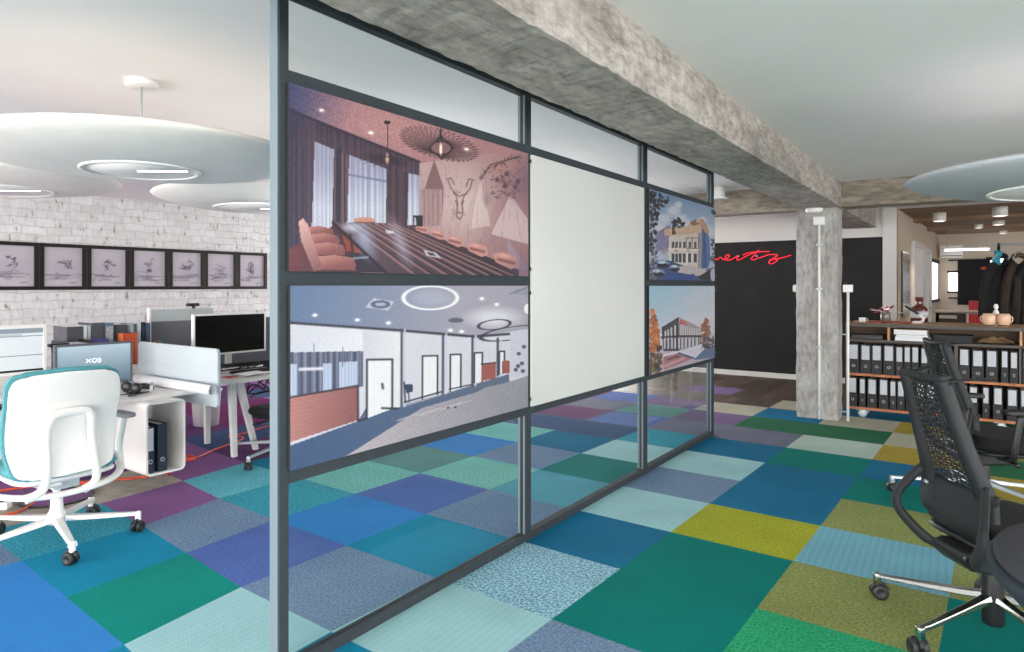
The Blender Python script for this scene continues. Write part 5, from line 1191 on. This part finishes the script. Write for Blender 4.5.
def flat(name, label, cat, x0, x1, z0, z1, m, y0=.02, y1=.28, group=None, page=False):
    q = thing(name, label, cat, ((x0+x1)/2, YF+y0, z0), 0, group); w = (x1-x0)/2
    if page:
        mb = MB(); mb.box(-w, w, 0, y1-y0, 0, .003); mb.box(-w, w, 0, y1-y0, z1-z0-.003, z1-z0); mb.box(-w, w, y1-y0-.004, y1-y0, 0, z1-z0); mb.build('cover', m, q)
        mb = MB(); mb.box(-w+.004, w-.004, .004, y1-y0-.005, .003, z1-z0-.003); mb.build('pages', M_PAPER, q)
    else:
        mb = MB(); mb.box(-w, w, 0, y1-y0, 0, z1-z0); mb.build('body', m, q, bevel=.004); mb = MB(); mb.box(-w-.003, w+.003, -.003, y1-y0+.003, (z1-z0)*.68, (z1-z0)+.002); mb.build('lid', m, q, bevel=.002)
    return q
flat('flat_box', 'flat black box in the slot below the counter, left end', 'box', -1.10, -.80, .866, .912, M_BLKP)
flat('book', 'thick white paper book at the bottom of the pile below the counter', 'book', -.69, -.38, .866, .905, M_PAPER, page=True, group='books piled below the counter')
flat('book', 'grey covered book in the middle of the pile below the counter', 'book', -.68, -.39, .906, .930, M_FELTG, page=True, group='books piled below the counter')
flat('book', 'cream book on top of the pile below the counter', 'book', -.70, -.40, .931, .985, mat('cream_cover', 'c8b496', .7), page=True, group='books piled below the counter')
flat('flat_box', 'long charcoal box below the counter right of the books', 'box', -.345, -.02, .866, .94, M_DGREY)
mb = MB(); R_ = random.Random(3)
vs, fs = surf(lambda u, v: (.02+.30*u, YF+.04+.2*v, .870+.075*math.sin(math.pi*u)**.5*math.sin(math.pi*min(1, v+.2))**.5*(.8+.2*math.sin(17*u+9*v)*math.cos(11*v-5*u))), 30, 16); mb.add(vs, fs, False)
tag(mb.build('crumpled_paper', mat('brown_packing_paper', '9a7a5c', .8, noise=.2), solid=.003), 'crumpled brown packing paper below the counter, right of the charcoal box', 'paper')

# counter things
CT = 1.04
t = thing('flower_pot', 'red and white poinsettia in a glass jar on the left of the counter', 'flowers', (-.80, 8.86, CT))
mb = MB(); mb.lathe([(0, 0), (.04, 0), (.05, .02), (.05, .09), (.042, .12), (.038, .12), (.045, .09), (.045, .01), (0, .008)], n=24); mb.build('jar', mat('smoky_jar_glass', '6a625e', .15), t)
R_ = random.Random(9)
for k in range(46):
    a = R_.uniform(0, 6.28); r = R_.uniform(.03, .15); z = .10+R_.uniform(0, .10); mb = MB()
    e = Vector((r*math.cos(a)*1.1, r*math.sin(a)*.7, z)); s = Vector((r*.3*math.cos(a), r*.3*math.sin(a), .12)); d = (e-s); n_ = Vector((-d.y, d.x, 0)).normalized()*.026
    mid = s+d*.5+Vector((0, 0, .012))
    mb.add([s, mid+n_, e, mid-n_], [(0, 1, 2, 3)], True); mb.build('petal', M_RED if k % 5 < 3 else M_PAPER, t, solid=.002)
t = thing('bottle', 'dark red glass bottle with white label on the counter', 'bottle', (-.506, 9.22, CT))
mb = MB(); mb.lathe([(0, 0), (.075, 0), (.082, .01), (.082, .14), (.075, .165), (.04, .19), (.036, .20), (.036, .27), (.04, .275), (.04, .285), (0, .285)], n=30); mb.build('glass_body', mat('dark_red_glass', '5e2a24', .08, noise=.1, spec=.8), t)
mb = MB(); mb.lathe([(.0835, .05), (.0835, .125)], n=30); mb.build('label', M_LABEL, t); mb = MB(); mb.lathe([(0, .285), (.041, .285), (.041, .262), (.038, .262)], n=24); mb.build('cap', mat('brass_brown_cap', '6b4030', .3, .5), t)
t = thing('tape_dispenser', 'white and dark angled hand lamp lying on the counter before the red bottle', 'lamp', (-.52, 8.90, CT))
mb = MB(); mb.tube([(.06, 0, .02), (.075, 0, .06), (.02, 0, .10)], [.024, .026, .020], 12, flat=.7); mb.tube([(.06, 0, .015), (-.03, 0, .012)], .014, 10); mb.build('lamp_body', M_WPLAST, t)
mb = MB(); mb.tube([(.03, 0, .10), (-.10, 0, .19)], .012, 8); mb.build('arm', M_DGREY, t)
t = thing('cup', 'tiny white espresso cup and saucer at the left end of the counter', 'cup', (-1.03, 8.9, CT))
mb = MB(); mb.lathe([(0, 0), (.028, 0), (.038, .05), (.034, .05), (.024, .006), (0, .006)], n=20); mb.build('cup_body', M_WPLAST, t)
mb = MB(); mb.lathe([(0, .0), (.055, .006), (.055, .009), (0, .004)], n=24); mb.build('saucer', M_WPLAST, t)
mb = MB(); mb.tube([(.034, 0, .04), (.055, 0, .035), (.05, 0, .018), (.03, 0, .014)], .004, 6); mb.build('handle', M_WPLAST, t)
mb = MB(); mb.tube(smoothpath([(-.98, 8.84, CT+.006), (-.90, 8.80, CT+.006), (-.84, 8.78, CT+.02), (-.76, 8.76, CT+.006), (-.70, 8.80, CT+.02), (-.64, 8.78, CT+.006), (-.56, 8.76, CT+.006)], 6), .010, 6, flat=.5)
tag(mb.build('ribbon', M_RED), 'red ribbon lying along the counter in front of the poinsettia', 'ribbon')
for k, (x, lb) in enumerate(((.118, 'left'), (.235, 'right'))):
    t = thing('candle_cup', 'peach round cup, %s one of the pair on the counter' % lb, 'cup', (x, 8.86, CT), 0, 'peach cups on the counter')
    mb = MB(); mb.lathe([(0, 0), (.034, 0), (.052, .02), (.060, .06), (.058, .10), (.05, .125), (.045, .125), (.052, .09), (.05, .03), (0, .012)], n=28); mb.build('cup_body', mat('peach_ceramic', 'e6bfa2', .35, noise=.08), t)
    mb = MB(); mb.lathe([(.035, -.001), (.045, .004), (.046, .010), (.036, .006)], n=24); mb.build('foot_ring', M_DWOOD, t)
    mb = MB(); s = -1 if k == 0 else 1; mb.tube(smoothpath([(s*.055, 0, .10), (s*.072, 0, .085), (s*.07, 0, .05), (s*.056, 0, .035)], 4), .006, 6); mb.build('handle', mat('peach_ceramic', 'e6bfa2', .35), t)
t = thing('figurine', 'small white figurine standing between the two peach cups', 'figurine', (.176, 8.97, CT))
mb = MB(); mb.lathe([(0, 0), (.035, 0), (.03, .05), (.022, .09), (.030, .12), (.022, .15), (.010, .16), (.018, .18), (.02, .20), (.012, .22), (0, .225)], n=20); mb.build('body', M_WPLAST, t); mb = MB(); mb.lathe([(0, 0), (.04, 0), (.04, .008), (0, .008)], n=20); mb.build('base', M_WPLAST, t)

# far room: counter table, red boxes, coats
t = thing('reception_table', 'dark table with a pale top in the far room, seen above the counter', 'table', (.0, 11.9, 0))
mb = MB(); mb.box(-.46, .45, -.4, .4, 1.075, 1.10); mb.build('tabletop', mat('pale_table_top', '8f867c', .4), t, bevel=.004)
mb = MB(); mb.box(-.44, -.10, -.38, .36, .84, 1.07); mb.build('drawer_unit', mat('dark_walnut', '38261f', .5, noise=.2), t, bevel=.003)
mb = MB(); mb.box(-.40, -.20, -.385, -.38, 1.0, 1.045); mb.build('letter_slot', M_CREAM, t)
for (x, y) in ((-.42, -.36), (.40, -.36), (-.42, .34), (.40, .34)): mb = MB(); mb.box(x-.02, x+.02, y-.02, y+.02, 0, 1.075); mb.build('leg', M_BLKP, t)
for k, (z, lb) in enumerate(((.86, 'lower'), (1.02, 'upper'))):
    t = thing('storage_crate', 'red ribbed crate behind the pale table in the far room, %s one' % lb, 'crate', (.08, 13.6, z if k else .80), 0, 'red crates in the far room')
    mb = MB(); hh = .20 if not k else .19; mb.box(-.16, .16, -.15, .15, 0, hh); mb.build('crate_body', M_RED, t, bevel=.004); mb = MB()
    for q in range(8): mb.box(-.15+.04*q, -.138+.04*q, -.158, -.15, .01, hh-.01)
    mb.build('ribs', mat('dark_red_rib', '8c1c20', .5), t)
t = thing('side_cabinet', 'brown cabinet under the red crates', 'cabinet', (.08, 13.6, 0))
mb = MB(); mb.box(-.2, .3, -.2, .2, .04, .798); mb.build('body', mat('dark_walnut', '38261f', .5), t, bevel=.003); mb = MB(); mb.box(-.18, .28, -.21, -.2, .08, .76); mb.build('door', mat('dark_walnut', '38261f', .5), t)
# coat rack
t = thing('coat_rack', 'tall steel coat rack with crossbar at the right edge behind the counter', 'coat rack', (.62, 10.0, 0))
mb = MB(); mb.tube([(-.46, 0, 1.93), (.75, 0, 1.93)], .014, 10); mb.build('crossbar', M_SILV, t)
for x in (-.40, .72):
    mb = MB(); mb.tube([(x, 0, .02), (x, 0, 1.95)], .016, 10); mb.build('upright', M_BLKP, t)
    mb = MB(); mb.tube([(x, -.28, .02), (x, .28, .02)], .016, 8); mb.build('foot', M_BLKP, t)
CO = [('black wool coat at the left end of the coat rack', '131315', .0), ('dark brown jacket with a fur collar on the coat rack', '2b211b', 1.0), ('black padded jacket in the middle of the coat rack', '101013', 2.0), ('brown leather coat near the right edge on the coat rack', '33231a', 3.0), ('black long coat at the right end of the coat rack', '141214', 4.0)]
for k, (lb, col, sd) in enumerate(CO):
    t = thing('hanging_coat', lb, 'coat', (.245+.155*k, 10.0, 0), math.radians(62+9*math.sin(sd*2)), 'coats on the coat rack')
    def fn(u, v, sd=sd, k=k):
        a = 2*math.pi*u; z = 1.80-.98*v
        w = .05+.20*min(1, v*5)**.6+.03*v; d = .035+.085*min(1, v*4)**.7+.03*math.sin(v*3+sd)
        f = 1+.10*math.sin(7*a+sd)*min(1, v*3)+.05*math.sin(13*a+4*v)
        return (w*f*math.cos(a), d*f*math.sin(a), z-.10*abs(math.cos(a))*(1-min(1, v*2)))
    vs, fs = surf(fn, 49, 24); mb = MB(); mb.add(vs, fs, True); mb.build('body', mat('coat_cloth_%d' % k, col, .9, bump=.3, bscale=60, noise=.3, nscale=20), t)
    if k == 0: mb = MB(); mb.lathe([(0, .02), (.03, .015), (.04, 0), (.03, -.015), (0, -.02)], (-.12, .11, 1.66), 14); mb.build('orange_patch', mat('orange_cloth', 'd2512e', .9), t)
    for s in (-1, 1):
        mb = MB(); mb.tube(smoothpath([(s*.13, 0, 1.70), (s*.24, .02, 1.55), (s*.27, .05, 1.30), (s*.26, .06, 1.08)], 5), [.05]+[.065]*8+[.055]*7, 10, flat=.7, up=(0, 1, 0)); mb.build('sleeve', MATS['coat_cloth_%d' % k], t)
    mb = MB(); mb.tube([(.05*math.cos(a), .045*math.sin(a), 1.80+.012*math.sin(2*a)) for a in [2*math.pi*q/14 for q in range(14)]], .022, 8, closed=True); mb.build('collar', MATS['coat_cloth_%d' % k] if k != 1 else mat('fur_collar', '5a4636', .95, bump=.6, bscale=90), t)
    q = thing('coat_hanger', 'silver hanger holding the %s' % lb.split(' at ')[0].split(' with ')[0].split(' in ')[0].split(' near ')[0].split(' on ')[0], 'hanger', (.245+.155*k, 10.0, 0), math.radians(62+9*math.sin(sd*2)), 'hangers on the coat rack')
    mb = MB(); mb.tube(smoothpath([(-.17, 0, 1.76), (-.06, 0, 1.84), (0, 0, 1.855), (.06, 0, 1.84), (.17, 0, 1.76)], 4), .008, 6); mb.build('shoulder_bar', M_SILV, q)
    mb = MB(); mb.tube(smoothpath([(0, 0, 1.855), (0, 0, 1.90), (.022, 0, 1.925), (0, 0, 1.95), (-.016, 0, 1.94)], 4), .0045, 6); mb.build('hook', M_SILV, q)
t = thing('scarf', 'turquoise scarf end hanging at the left end of the coat rack', 'scarf', (.205, 9.93, 0))
mb = MB(); vs, fs = surf(lambda u, v: ((u-.5)*.07+.012*math.sin(9*v), .01*math.sin(12*u), 1.86-.20*v), 7, 10); mb.add(vs, fs, True); mb.build('cloth', mat('turquoise_knit', '2f8fa0', .9), t, solid=.01)
mb = MB()
for k in range(7): mb.tube([(-.03+.01*k+.005, 0, 1.66), (-.03+.01*k+.005, .002, 1.62)], .0025, 5)
mb.build('fringe', mat('turquoise_knit', '2f8fa0', .9), t)
